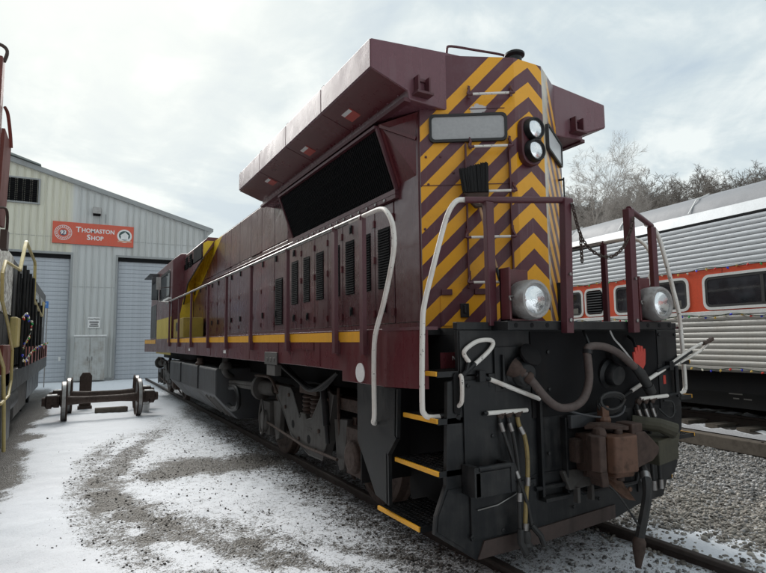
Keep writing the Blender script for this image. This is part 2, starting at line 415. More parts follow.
# ------------------------------------------------------------------ ground
def vnoise(x, y, s, seed):
    r = np.random.default_rng(seed); T = r.random((256, 256)); xs, ys = x * s + 1000, y * s + 1000
    i, j = np.floor(xs).astype(int), np.floor(ys).astype(int); fx, fy = xs - i, ys - j; fx = fx * fx * (3 - 2 * fx); fy = fy * fy * (3 - 2 * fy)
    g = lambda a, b: T[a % 256, b % 256]
    return (g(i, j) * (1 - fx) + g(i + 1, j) * fx) * (1 - fy) + (g(i, j + 1) * (1 - fx) + g(i + 1, j + 1) * fx) * fy
def fbm(x, y, s, seed, o=4):
    t = 0; a = .5
    for k in range(o): t = t + a * vnoise(x, y, s * 2 ** k, seed + k); a *= .5
    return t / (1 - .5 ** o)
def pdist(x, y, pl):
    d = np.full(x.shape, 1e9)
    for (ax, ay), (bx, by) in zip(pl[:-1], pl[1:]):
        t = np.clip(((x - ax) * (bx - ax) + (y - ay) * (by - ay)) / ((bx - ax) ** 2 + (by - ay) ** 2), 0, 1)
        d = np.minimum(d, np.hypot(x - ax - t * (bx - ax), y - ay - t * (by - ay)))
    return d
def sst(v, a, b):
    t = np.clip((v - a) / (b - a), 0, 1); return t * t * (3 - 2 * t)
T_OUT = [(-.8, 13.84), (-2.13, 11.54), (-3.0, 8.9), (-3.5, 6.93), (-3.68, 5.28), (-3.62, 4.), (-3.42, 2.79), (-3.2, 2.0), (-2.8, 1.1), (-2.2, 0), (-1.3, -1)]
T_IN = [(-.68, 12.91), (-1.97, 10.11), (-2.95, 7.02), (-3.34, 5.37), (-3.28, 3.79), (-2.96, 2.82), (-2.53, 2.09), (-2.08, 1.43), (-1.82, .97), (-1.1, -.2), (-.2, -1.1)]
T_IN2 = [(-3.3, 4.6), (-3.0, 3.6), (-2.6, 2.8), (-2.2, 2.2), (-1.75, 1.65), (-1.25, .95)]
PATCH = [(-2.45, 5.35), (-2.1, 5.75), (-1.75, 5.3), (-1.35, 5.45)]
def zones(x, y):
    n = fbm(x, y, 1.1, 11) - .5; n2 = fbm(x, y, 3.5, 31) - .5
    cov = np.full(x.shape, .97)
    inner = sst(x - np.interp(y, [-2, 1.6, 2.8, 4, 5.3, 7, 9, 11.5, 14], [-2.2, -3.0, -3.4, -3.6, -3.66, -3.45, -2.95, -2.1, -.8]), -.35, .45)
    cov -= inner * .26
    wear = sst(y, 10.5, 7.5) * .75 + .1
    for pl, w, a in ((T_OUT, .24, .42), (T_IN, .23, .42), (T_IN2, .2, .26), (PATCH, .55, .5)):
        d = pdist(x, y, pl) + n2 * .42 + n * .15
        cov -= a * (1 - sst(d, w * .35, w * 1.35)) * (1 if pl is PATCH else wear)
    cov -= .30 * sst(x + n * .5 + n2 * .6, -1.6, -.95) * sst(-x, -6, -1.0) * sst(y, -.4, .8)       # strip beside and under the locomotive
    cov = np.where(x < -3.9, cov - .85 * sst(-x + n * .9, 4.25, 4.75) * sst(-y, -30, -18), cov)
    fr = (1 - sst(y + n * .5, .1, .75)) * sst(x, -1.6, -.6)
    cov = np.where(x > -1.6, cov * (1 - fr) + .68 * fr, cov)
    right = sst(x + n * .9 + n2 * .4, 1.05, 1.75)
    cov = cov * (1 - right) + .27 * right
    rs = (1 - sst(np.abs(x - 1.2 + .25 * y) + n2 * .8, .1, .45)) * sst(-y + n, -.55, -.1)
    cov = cov + rs * .5
    far = sst(y, 24, 26); cov = cov * (1 - far) + .95 * far
    behind = sst(-y, 3, 6); cov = cov * (1 - behind) + (.8 + n * .5) * behind
    tan = sst(x + n * .6, .3, .9) * (1 - sst(x + n * 1.2 + .3 * y, 2.4, 3.4)) * sst(y, -1.2, -.3)
    darken = .75 * sst(x + n * .8, -1.6, -1.05) * (1 - sst(x, .4, 1.0)) * sst(y, .1, .5)  # darker gravel colour under the locomotive
    darken = np.maximum(darken, sst(-x, 4.3, 4.8) * .6)  # darker gravel along the left track too
    return np.clip(cov + n * .22, 0, 1.05), np.clip(tan, 0, 1), np.clip(darken, 0, 1)
def axis(lo, hi, d0, far, g):
    a = list(np.arange(lo, hi + 1e-6, d0)); st = d0
    while a[-1] < far: st *= g; a.append(a[-1] + st)
    st = d0
    while a[0] > -far: st *= g; a.insert(0, a[0] - st)
    return np.array(a)
gx = axis(-5.2, 6.5, .055, 900, 1.28); gy = axis(-2.0, 11.0, .06, 900, 1.22)
GX, GY = np.meshgrid(gx, gy)
cov, tan_, darken_ = zones(GX, GY)
near = (1 - sst(np.hypot(GX, GY - 5), 14, 25))
gz = (fbm(GX, GY, 2.2, 5) - .5) * .05 * near + (fbm(GX, GY, 9, 71, 2) - .5) * .022 * near + (cov - .5) * .03 * near - .012
hillm = sst(.8 * GX + .6 * GY, 38, 165) * sst(GX, 10, 60)
gz = gz + hillm * (24 + 5 * (fbm(GX, GY, .012, 3, 3) - .5))
nx, ny = len(gx), len(gy)
me = bpy.data.meshes.new('ground'); vs = np.stack([GX, GY, gz], -1).reshape(-1, 3)
idx = np.arange(nx * ny).reshape(ny, nx); q = np.stack([idx[:-1, :-1], idx[:-1, 1:], idx[1:, 1:], idx[1:, :-1]], -1).reshape(-1, 4)
me.vertices.add(len(vs)); me.vertices.foreach_set('co', vs.ravel()); me.loops.add(q.size); me.loops.foreach_set('vertex_index', q.ravel())
me.polygons.add(len(q)); me.polygons.foreach_set('loop_start', np.arange(0, q.size, 4)); me.update(calc_edges=True)
for nm, arr in (('cover', cov), ('tan', tan_), ('darken', darken_)):
    at = me.attributes.new(nm, 'FLOAT', 'POINT'); at.data.foreach_set('value', arr.ravel().astype(np.float32))
me.shade_smooth(); me.materials.append(groundm)
g = link('ground', me); g['kind'] = 'structure'
def ground_z(x, y):
    i = np.clip(np.searchsorted(gx, x) - 1, 0, nx - 2); j = np.clip(np.searchsorted(gy, y) - 1, 0, ny - 2); Z = gz
    fx = (x - gx[i]) / (gx[i + 1] - gx[i]); fy = (y - gy[j]) / (gy[j + 1] - gy[j])
    return (Z[j, i] * (1 - fx) + Z[j, i + 1] * fx) * (1 - fy) + (Z[j + 1, i] * (1 - fx) + Z[j + 1, i + 1] * fx) * fy

# loose stones
ICO = np.array([(0, 0, 1), (.89, 0, .45), (.28, .85, .45), (-.72, .53, .45), (-.72, -.53, .45), (.28, -.85, .45), (.72, .53, -.45), (-.28, .85, -.45), (-.89, 0, -.45), (-.28, -.85, -.45), (.72, -.53, -.45), (0, 0, -1)])
ICF = np.array([(0, 1, 2), (0, 2, 3), (0, 3, 4), (0, 4, 5), (0, 5, 1), (1, 6, 2), (2, 7, 3), (3, 8, 4), (4, 9, 5), (5, 10, 1), (2, 6, 7), (3, 7, 8), (4, 8, 9), (5, 9, 10), (1, 10, 6), (11, 7, 6), (11, 8, 7), (11, 9, 8), (11, 10, 9), (11, 6, 10)])
def stones(name, x, y, r, mat, zoff=None, sink=.25):
    n = len(x); z = ground_z(x, y) if zoff is None else zoff
    jit = 1 + (rng.random((n, 12, 1)) - .5) * .55
    sc = np.stack([r * (.8 + .6 * rng.random(n)), r * (.7 + .5 * rng.random(n)), r * (.5 + .35 * rng.random(n))], -1)
    P = ICO[None] * jit * sc[:, None]; a = rng.random(n) * 2 * PI; c, s_ = np.cos(a)[:, None], np.sin(a)[:, None]
    tilt = (rng.random(n) - .5)[:, None] * .9
    X = P[..., 0] * c - P[..., 1] * s_; Y = P[..., 0] * s_ + P[..., 1] * c; Z = P[..., 2] + X * tilt
    P = np.stack([X + x[:, None], Y + y[:, None], Z + (z + sc[:, 2] * (1 - 2 * sink))[:, None]], -1).reshape(-1, 3)
    F = (ICF[None] + (np.arange(n) * 12)[:, None, None]).reshape(-1, 3)
    me = bpy.data.meshes.new(name); me.vertices.add(len(P)); me.vertices.foreach_set('co', P.ravel()); me.loops.add(F.size); me.loops.foreach_set('vertex_index', F.ravel())
    me.polygons.add(len(F)); me.polygons.foreach_set('loop_start', np.arange(0, F.size, 3)); me.update(calc_edges=True)
    at = me.attributes.new('tone', 'FLOAT', 'POINT'); at.data.foreach_set('value', np.repeat(rng.random(n), 12).astype(np.float32))
    me.materials.append(mat); o = link(name, me); o['kind'] = 'stuff'; return o
def scatter(n, x0, x1, y0, y1, keep):
    x = x0 + rng.random(n) * (x1 - x0); y = y0 + rng.random(n) * (y1 - y0)
    c, t, w = zones(x, y); k = rng.random(n) < keep(x, y, c, t, w); return x[k], y[k]
def size(n, lo, hi, p=3): return lo + (hi - lo) * rng.random(n) ** p
x, y = scatter(14000, -4.1, -.9, -.6, 9.5, lambda x, y, c, t, w: np.clip((1.0 - c) * .8, 0, .8) * (.35 + .65 * (fbm(x, y, 1.6, 91) > .47)))
stones('dark_stones', x, y, size(len(x), .004, .014, 2.6), stone_dark)
x, y = scatter(12000, -1.9, -.5, -.2, 9, lambda x, y, c, t, w: np.clip(.8 - c, 0, .7) * sst(x, -1.7, -1.0))
stones('trackside_stones', x, y, size(len(x), .005, .018), stone_dark)
x, y = scatter(9000, -1.3, 2.4, -1.8, .9, lambda x, y, c, t, w: (1 - t) * np.clip(1.05 - c, .05, .8))
stones('stones_in_the_snow', x, y, size(len(x), .005, .02, 2.2), stone_grey)
x, y = scatter(48000, 1.0, 6.7, -1.6, 9, lambda x, y, c, t, w: (1 - .8 * t) * np.clip(.9 - c, 0, 1))
stones('grey_gravel', x, y, size(len(x), .009, .026, 2), stone_grey)
x, y = scatter(24000, .2, 4.2, -1.0, 4.5, lambda x, y, c, t, w: t * np.clip(.95 - c * .8, 0, 1))
stones('tan_gravel', x, y, size(len(x), .008, .026, 2), stone_tan)

# ------------------------------------------------------------------ locomotive track
tr = thing('railway_track', None, None, (0, 0, 0), kind='structure')
def rail_profile(y0, y1, x, ztop, h=.15):
    p = [(-.065, 0), (.065, 0), (.065, .012), (.012, .03), (.012, h - .045), (.036, h - .035), (.036, h - .006), (.03, h), (-.03, h), (-.036, h - .006), (-.036, h - .035), (-.012, h - .045), (-.012, .03), (-.065, .012)]
    return MB().prism([(x + a, y0, ztop - h + b) for a, b in p], (0, y1 - y0, 0))
for sx in (-.745, .745): part(tr, 'rail', rail_profile(-9, 26.5, sx, .088), railside)
tie_me = MB().box(-1.3, 1.3, -.11, .11, -.14, .005).mesh('tie', timber, False)
for k in range(13): link('tie', tie_me, tr, (0, -1.9 - k * .55 + .1, -.012))

# ------------------------------------------------------------------ locomotive
L = thing('locomotive', 'maroon diesel locomotive with yellow chevron stripes on its blunt hood end', 'locomotive', (0, 0, 0))
DK = 1.955                                       # deck height
S = lambda f: [f(-1), f(1)]
# --- hood end: three facets
U1 = math.hypot(.77, .49)
pe = [(-.95, 1.0), (-.18, .51), (.18, .51), (.95, 1.0)]; ue = [-.18 - U1, -.18, .18, .18 + U1]; te = [4.63, 4.56, 4.56, 4.63]
hb = bmesh.new(); rows = []
for zi in range(2):
    rows.append([hb.verts.new((x, y, DK + .01 if zi == 0 else te[i])) for i, (x, y) in enumerate(pe)])
uvl = hb.loops.layers.uv.new('UVMap')
for i in range(3):
    f = hb.faces.new((rows[0][i], rows[0][i + 1], rows[1][i + 1], rows[1][i])); zs = (DK, DK, te[i + 1], te[i]); us = (ue[i], ue[i + 1], ue[i + 1], ue[i])
    for lp, u, z in zip(f.loops, us, zs): lp[uvl].uv = (u, z)
bk = [[hb.verts.new((x, 1.25, z)) for x, z in ((-.95, DK + .01), (.95, DK + .01))], [hb.verts.new((x, 1.25, 4.63)) for x in (-.95, .95)]]
hb.faces.new((rows[1][0], rows[1][1], rows[1][2], rows[1][3], bk[1][1], bk[1][0]))
hme = bpy.data.meshes.new('hood_end'); bmesh.ops.recalc_face_normals(hb, faces=hb.faces); hb.to_mesh(hme); hb.free()
hme.materials.append(stripem); hood_end = link('hood_end', hme, L)
# --- hood body
prof = [(-.95, DK), (-.95, 4.28), (-.80, 4.40), (.80, 4.40), (.95, 4.28), (.95, DK)]
part(L, 'hood', MB().prism([(a, 1.0, b) for a, b in prof], (0, 11.7, 0)), hoodm, False)
part(L, 'hood_roof', MB().prism([(-.72, .9, 4.2), (-.72, .9, 4.62), (0, .9, 4.66), (.72, .9, 4.62), (.72, .9, 4.2)], (0, 4.55, 0)), maroon, False)
# --- side doors: seams, louvres, latches
near_b = [1.5, 1.91, 2.24, 2.75, 3.2, 3.65, 4.16, 4.76]
louv = [(1.58, 1.84), (2.01, 2.16), (2.42, 2.66), (2.83, 3.0), (3.34, 3.6), (3.83, 4.08), (4.30, 4.58)]
def slats(mb, x0, x1, ya, yb, za, zb, n):
    for k in range(n):
        z = za + (k + .5) * (zb - za) / n; mb.add([(x0, ya, z + .008), (x0, yb, z + .008), (x1, yb, z - .012), (x1, ya, z - .012), (x0, ya, z + .002), (x0, yb, z + .002), (x1, yb, z - .018), (x1, ya, z - .018)], [(0, 1, 2, 3), (7, 6, 5, 4), (0, 3, 7, 4), (1, 5, 6, 2), (2, 6, 7, 3), (0, 4, 5, 1)])
for sx in (-1, 1):
    X = .95 * sx; o = lambda d: X + sx * d
    for i in range(7):
        ya, yb = near_b[i] + .007, near_b[i + 1] - .007
        d = part(L, 'hood_door', MB().box(o(-.01), o(.014), ya, yb, 2.03, 3.28), hoodm, False, .005)
        la, lb = louv[i]
        gr = MB().box(o(.010), o(.0165), la, lb, 2.40, 3.04); slats(gr, o(.017), o(.026), la + .01, lb - .01, 2.41, 3.03, 22)
        part(d, 'louvre', gr, louver, False)
        for zz_ in (2.14, 2.72, 3.12): part(d, 'hinge', MB().box(o(.012), o(.024), ya - .012, ya + .045, zz_ - .035, zz_ + .035).cyl((o(.022), ya, zz_ - .04), (o(.022), ya, zz_ + .04), .010, 6), maroon, False)
        if i in (0, 2, 3, 5, 6):
            for zz_ in (3.17, 2.2):
                if rng.random() < .8: part(d, 'latch', MB().box(o(.014), o(.035), (ya + yb) / 2 - .02, (ya + yb) / 2 + .02, zz_ - .045, zz_ + .045).box(o(.03), o(.042), (ya + yb) / 2 - .008, (ya + yb) / 2 + .008, zz_ - .06, zz_ + .02), black, False)
    part(L, 'side_panel', MB().box(o(-.01), o(.010), 1.03, 1.49, 2.03, 3.9), hoodm, False, .004)
    bb = [4.77, 5.42, 6.15, 6.85, 7.66, 8.4, 8.94, 9.64, 10.29, 11.0, 11.75, 12.5]
    for i in range(len(bb) - 1):
        ya, yb = bb[i] + .008, bb[i + 1] - .008
        d = part(L, 'hood_door', MB().box(o(-.01), o(.014 if i % 2 else .010), ya, yb, 2.03, 3.42), hoodm, False, .005)
        if i == 0:
            gr = MB().box(o(.010), o(.0165), 5.0, 5.36, 2.12, 2.86); slats(gr, o(.017), o(.026), 5.01, 5.35, 2.13, 2.85, 24); part(d, 'louvre', gr, louver, False)
        for zz_ in (2.14, 2.72, 3.3): part(d, 'hinge', MB().box(o(.010), o(.024), ya - .012, ya + .05, zz_ - .035, zz_ + .035), maroon, False)
        for zz_ in (3.2, 2.3): part(d, 'latch', MB().box(o(.014), o(.034), yb - .11, yb - .07, zz_ - .05, zz_ + .05), black, False)
        part(L, 'upper_panel', MB().box(o(-.01), o(.012), ya, yb, 3.44, 4.26), hoodm, False, .005)
        if i in (2, 5, 8): part(L, 'drip_strip', MB().box(o(.012), o(.03), ya, yb, 3.432, 3.446), hoodm, False)
    part(L, 'door_sill', MB().box(o(-.01), o(.045), 1.03, 12.5, 1.96, 2.02), maroon, False)
    part(L, 'conduit', MB().tube([(o(.03), 1.6, 3.33), (o(.03), 8, 3.34), (o(.03), 12, 3.33)], .012, 6), maroon)
# --- radiator wings
def wing(sx):
    P = [(-1.55, 4.575), (-1.55, 4.30), (-1.165, 4.16), (-1.15, 4.08), (-.748, 4.06), (-.5, 4.06), (-.5, 4.66), (-.73, 4.645)]
    b = part(L, 'radiator_wing', MB().prism([(a * -sx * 1.0 if sx > 0 else a, .86, z) for a, z in P], (0, 4.6, 0)), maroon_sky, False, .012)
    x = lambda a: a * (1 if sx < 0 else -1)
    for k in range(4):                            # outer fascia panels
        ya = .86 + 1.15 * k + .008; yb = .86 + 1.15 * (k + 1) - .008
        part(b, 'fascia_panel', MB().box(x(-1.549), x(-1.556), ya, yb, 4.305, 4.57), maroon_sky, False, .003)
        part(b, 'lifting_lug', MB().box(x(-1.50), x(-1.54), yb - .03, yb + .03, 4.57, 4.60), maroon_d, False)
        # underside panels with seams between them
        nrm = V((-.14, 0, -.385)).normalized() * .006
        q = [(-1.54, 4.296), (-1.18, 4.1655)]
        part(b, 'soffit_panel', MB().prism([(x(q[0][0]), ya, q[0][1]), (x(q[0][0]), yb, q[0][1]), (x(q[1][0]), yb, q[1][1]), (x(q[1][0]), ya, q[1][1])], (x(nrm.x), 0, nrm.z)), maroon, False)
    for k, yy in enumerate((1.62, 2.85, 4.35)):   # small placards under the wing
        a0, a1 = (-1.40, 4.243), (-1.27, 4.196)
        nrm = V((-.14, 0, -.385)).normalized() * .012; ns = V((-.14, 0, -.385)).normalized() * .0135
        pl = part(b, 'warning_placard', MB().prism([(x(a0[0]), yy, a0[1]), (x(a0[0]), yy + .20, a0[1]), (x(a1[0]), yy + .20, a1[1]), (x(a1[0]), yy, a1[1])], (x(nrm.x), 0, nrm.z)), placard_red, False)
        a0, a1 = (-1.40, 4.243), (-1.36, 4.229)
        part(pl, 'placard_heading', MB().prism([(x(a0[0]), yy + .01, a0[1]), (x(a0[0]), yy + .19, a0[1]), (x(a1[0]), yy + .19, a1[1]), (x(a1[0]), yy + .01, a1[1])], (x(ns.x), 0, ns.z)), whitef, False)
    for k in range(22): part(b, 'rivet', MB().lathe((x(-1.185), 1.0 + k * .2, 4.166), (x(-.34), 0, -.94), [(.013, 0), (.012, .006), (.005, .010)], 6), maroon_sky)
    part(b, 'edge_strip', MB().box(x(-1.20), x(-1.13), .87, 5.45, 4.06, 4.10), maroon_d, False, .004)
    # bracket on the end of the wing
    br = MB().box(x(-1.10), x(-1.08), .78, .862, 4.14, 4.30).box(x(-.98), x(-.96), .78, .862, 4.14, 4.30).box(x(-1.12), x(-.94), .76, .862, 4.12, 4.145).box(x(-1.10), x(-.96), .84, .862, 4.27, 4.30)
    part(b, 'end_bracket', br, maroon_d, False, .003)
    # intake screen, leaning outwards towards the top
    A, B = (-1.19, 3.985), (-.97, 3.385)
    pt = lambda t, y, d=0: (x(A[0] + (B[0] - A[0]) * t - d * .94), y, A[1] + (B[1] - A[1]) * t - d * .34)
    sc_ = part(L, 'intake_screen', MB().add([pt(0, 1.42), pt(0, 4.42), pt(1, 4.42), pt(1, 1.42), (x(-.9), 1.42, 3.985), (x(-.9), 4.42, 3.985), (x(-.9), 4.42, 3.385), (x(-.9), 1.42, 3.385)],
              [(0, 1, 2, 3), (0, 4, 5, 1), (2, 6, 7, 3), (0, 3, 7, 4), (1, 5, 6, 2)]), black_m, False)
    bars = MB(); N = 74
    for k in range(N + 1):
        yy = 1.43 + 2.98 * k / N; bars.bar(pt(0.02, yy, .010), pt(.98, yy, .010), .010, .014, (0, 1, 0))
    for k in range(5): bars.bar(pt(.1 + .2 * k, 1.42, .006), pt(.1 + .2 * k, 4.42, .006), .01, .008)
    o_ = part(sc_, 'screen_bars', bars, louver, False); o_['kind'] = 'stuff'
    fr = MB().bar(pt(-.02, 1.40, .014), pt(-.02, 4.44, .014), .05, .03).bar(pt(1.03, 1.40, .014), pt(1.03, 4.44, .014), .05, .05).bar(pt(0, 1.40, .014), pt(1, 1.40, .014), .03, .03).bar(pt(0, 4.44, .014), pt(1, 4.44, .014), .03, .03)
    part(sc_, 'screen_frame', fr, maroon_d, False)
    part(L, 'sill_ledge', MB().box(x(-.95), x(-1.0), 1.4, 4.6, 3.29, 3.335), maroon_d, False, .004)
    for k in range(14): part(L, 'bolt', MB().box(x(-1.0), x(-1.012), 1.6 + k * .2, 1.63 + k * .2, 3.30, 3.325), steel, False)
    # end gussets, slanting back from the screen to the hood corner
    part(L, 'gusset', MB().prism([(x(-1.19), 1.40, 4.02), (x(-.96), 1.40, 3.37), (x(-.955), 1.02, 3.37), (x(-.955), 1.02, 4.06)], (x(.02), 0, 0)).bar((x(-1.18), 1.38, 4.0), (x(-.965), 1.05, 3.80), .02, .03), maroon, False)
    part(L, 'gusset', MB().prism([(x(-1.19), 4.44, 4.06), (x(-.96), 4.44, 3.37), (x(-.955), 4.75, 3.37), (x(-.955), 4.9, 4.06)], (x(.02), 0, 0)), maroon, False)
wing(-1); wing(1)
# --- things on the hood end
P0 = V((-.18, .51, 0)); DF = V((-.77, .49, 0)).normalized(); NF = V((DF.y, -DF.x, 0)); NF = NF if NF.y < 0 else -NF
def F(u, z, d=0, sx=-1):
    q = P0 + DF * u + NF * d; return V((q.x if sx < 0 else -q.x, q.y, z))
for sx in (-1, 1):
    ow = [(a + .455, b + 3.87) for a, b in rounded(.74, .275, .05)]; iw = [(a + .455, b + 3.87) for a, b in rounded(.69, .225, .035)]
    nb = part(L, 'number_board', MB().prism([F(a, b, .0, sx) for a, b in iw], NF * .022 if sx < 0 else V((-NF.x, NF.y, 0)) * .022), boardg if sx < 0 else boardw, False)
    rg = MB(); ring(rg, ow, iw, lambda a, b, d: F(a, b, d, sx), .034); part(nb, 'gasket', rg, rubber_b, False)
# ladder
lad = part(L, 'ladder', MB().bar(F(.485, 2.33, .03), F(.485, 3.70, .03), .014, .075, NF).bar(F(.075, 2.40, .03), F(.075, 3.70, .03), .014, .065, NF), maroon_d, False)
for z, (ua, ub) in zip((4.165, 3.655, 3.225, 2.795, 2.375), ((.05, .43), (.08, .43), (.06, .47), (.08, .48), (.09, .47))):
    part(lad, 'rung', MB().tube([F(ua + .02, z, .10), F(ub - .02, z, .10)], .0125, 8), white)
    for u in (ua - .01, ub + .01):
        part(lad, 'rung_bracket', MB().tube(smoothpath([F(u, z + .09, .03), F(u, z + .05, .075), F(u + (.015 if u > .2 else -.015), z, .10), F(u + (-.03 if u > .2 else .03), z, .10)], 3), .014, 6).box(*[c for pr in zip(F(u, z + .06, .0) - V((.022, .022, .06)), F(u, z + .06, .03) + V((.022, .005, .06))) for c in pr]), maroon_d)
# twin headlight
hh = MB()
outl = [(a - .04, b + 3.735) for a, b in rounded(.25, .48, .115, 6)]
hh.prism([(a, .515, b) for a, b in outl], (0, -.075, 0))
hl = part(L, 'headlight_housing', hh, maroon_d, False, .012)
for z in (3.84, 3.63):
    bz = part(hl, 'bezel', MB().lathe((-.04, .44, z), (0, -1, 0), [(.110, 0), (.110, .05), (.102, .065), (.094, .065), (.089, .04)], 28), black, True)
    part(bz, 'lens', MB().lathe((-.04, .41, z), (0, -1, 0), [(.092, 0), (.086, .015), (.06, .028), (0, .034)], 24), lens)
# lower hood end door with hinges and latch
dr = part(L, 'end_door', MB().prism([F(.75, 1.985, .002), F(.12, 1.985, .002), F(.12, 2.315, .002), F(.75, 2.315, .002)], NF * .008), stripem, False)
uvm = dr.data.uv_layers.new(name='UVMap')
for lp in dr.data.loops:
    co = dr.data.vertices[lp.vertex_index].co; uu = (V((co.x, co.y, 0)) - P0).dot(DF); uvm.data[lp.index].uv = (-.18 - uu, co.z)
for u in (.69, .385): part(dr, 'hinge', MB().prism([F(u + .05, 2.27, .01), F(u - .05, 2.27, .01), F(u - .05, 2.325, .01), F(u + .05, 2.325, .01)], NF * .02), maroon_d, False, .004)
part(dr, 'door_latch', MB().prism([F(.57, 2.06, .01), F(.49, 2.06, .01), F(.49, 2.19, .01), F(.57, 2.19, .01)], NF * .02).bar(F(.53, 2.1, .035), F(.53, 2.17, .035), .02, .02), black, False, .004)
for ua, ub, z in ((.02, .92, 3.32), (.10, .44, 4.06)): part(L, 'seam_strip', MB().bar(F(ua, z, .004), F(ub, z, .004), .006, .006), maroon_d, False)
for u, z in ((.86, 3.6), (.72, 3.6), (.84, 3.33), (.60, 3.44), (.3, 3.1), (.88, 2.9)): part(L, 'bolt', MB().lathe(F(u, z, 0), NF, [(.012, 0), (.012, .008), (.006, .012)], 8), maroon_d)
# roof fittings
part(L, 'roof_grab_rail', MB().tube(smoothpath([(-.62, .98, 4.62), (-.62, .98, 4.76), (-.57, .97, 4.80), (-.30, .93, 4.81), (.02, .88, 4.815), (.07, .875, 4.78), (.0, .89, 4.73), (-.02, .90, 4.6)], 4), .013, 8), maroon_d)
part(L, 'roof_beacon', MB().lathe((.0, .68, 4.55), (0, 0, 1), [(.07, 0), (.07, .13), (.10, .15), (.10, .17), (.07, .19), (.03, .205), (0, .21)], 20), black)
# small fittings on the far corner of the hood end
part(L, 'corner_bracket', MB().tube([F(.72, 3.60, .05, 1), F(.72, 3.18, .05, 1)], .009, 6).tube([F(.72, 3.58, .0, 1), F(.72, 3.58, .05, 1)], .012, 6).tube([F(.72, 3.2, .0, 1), F(.72, 3.2, .05, 1)], .012, 6), black)
part(L, 'junction_box', MB().prism([F(.36, 1.98, .0, 1), F(.42, 1.98, .0, 1), F(.42, 2.42, .0, 1), F(.36, 2.42, .0, 1)], V((-NF.x, NF.y, 0)) * .04), black, False, .004)
part(L, 'door_handle', MB().tube([F(.55, 2.42, .03, 1), F(.55, 2.62, .05, 1)], .012, 6), steel)

# --- deck, sills
part(L, 'deck', MB().box(-1.0, 1.0, .02, 1.02, 1.90, DK).box(-1.5, -1.0, .66, 1.2, 1.90, DK).box(1.0, 1.5, .66, 1.2, 1.90, DK), black, False)
for sx in (-1, 1):
    x = lambda a: a * sx
    part(L, 'walkway', MB().box(x(.9), x(1.548), 1.2, 12.8, 1.90, DK - .004), black, False)
    part(L, 'side_sill', MB().prism([(x(1.55), .66, DK), (x(1.55), 19.2, DK), (x(1.55), 19.2, 1.50), (x(1.55), 13.2, 1.57), (x(1.55), 2.64, 1.585), (x(1.55), 1.51, 1.575), (x(1.55), 1.51, 1.48), (x(1.55), .66, 1.48)], (x(-.02), 0, 0)), maroon, False, .006)
    # rounded sill corner turning in to the step well
    part(L, 'sill_corner', MB().prism([(x(1.552), .70, 1.48), (x(1.552), .2, 1.50), (x(1.545), .16, 1.50), (x(1.49), .12, 1.50), (x(1.49), .19, 1.50), (x(1.51), .7, 1.48)], (0, 0, .455)), maroon, True)
    part(L, 'deck_edge_angle', MB().box(x(1.40), x(1.556), .12, .70, DK - .02, DK + .004), maroon_d, False)
    st = part(L, 'sill_stripe', MB().box(x(1.549), x(1.5535), 1.08, 13.2, 1.845, 1.94), yellow, False)
    for k in range(8): part(L, 'sill_rib', MB().box(x(1.55), x(1.556), 2.05 + k * 1.35, 2.062 + k * 1.35, 1.6, 1.84), maroon, False)
    part(L, 'inspection_plate', MB().box(x(1.553), x(1.557), 2.22, 2.86, 1.76, 1.843), maroon, False)
    part(L, 'sill_disc', MB().lathe((x(1.55), 1.12, 1.575), (x(1), 0, 0), [(.085, 0), (.085, .007), (.0, .008)], 24), whitef if sx < 0 else whitef)
    for yy in (1.0, 1.6, 3.0, 4.59, 6.1, 7.6, 9.4, 11.1, 12.7):
        part(L, 'stanchion', MB().box(x(1.56), x(1.60), yy - .032, yy + .032, 1.74, 2.94).box(x(1.553), x(1.562), yy - .05, yy + .05, 1.735, 1.86).lathe((x(1.58), yy, 2.93), (0, 0, 1), [(.028, 0), (.028, .03), (.02, .05)], 8), maroon_d, False)
    part(L, 'handrail', MB().tube([(x(1.58), 1.0, 2.965), (x(1.58), 12.9, 2.975), (x(1.58), 13.4, 2.95)], .021, 10), steel)
    part(L, 'step_handrail', MB().tube(smoothpath([(x(1.58), 1.3, 2.965), (x(1.58), .97, 2.96), (x(1.59), .64, 2.95), (x(1.60), .50, 2.88), (x(1.60), .42, 2.75), (x(1.60), .42, 2.55), (x(1.60), .58, 2.18), (x(1.60), .74, 1.9), (x(1.60), .77, 1.62), (x(1.60), .77, 1.26), (x(1.595), .80, 1.19), (x(1.56), .84, 1.17)], 4), .0205, 10), white)
    part(L, 'corner_handrail', MB().tube(smoothpath([(x(1.02), .045, 2.945), (x(1.14), .10, 2.955), (x(1.22), .1, 2.93), (x(1.30), .1, 2.82), (x(1.38), .1, 2.6), (x(1.47), .1, 2.32), (x(1.53), .1, 2.12), (x(1.55), .1, 1.95), (x(1.565), .1, 1.42), (x(1.55), .1, 1.33), (x(1.50), .1, 1.30), (x(1.40), .08, 1.30)], 4), .0205, 10), white)
    part(L, 'handrail_foot', MB().cyl((x(1.42), .09, 1.30), (x(1.30), .0, 1.30), .025, 10), black)
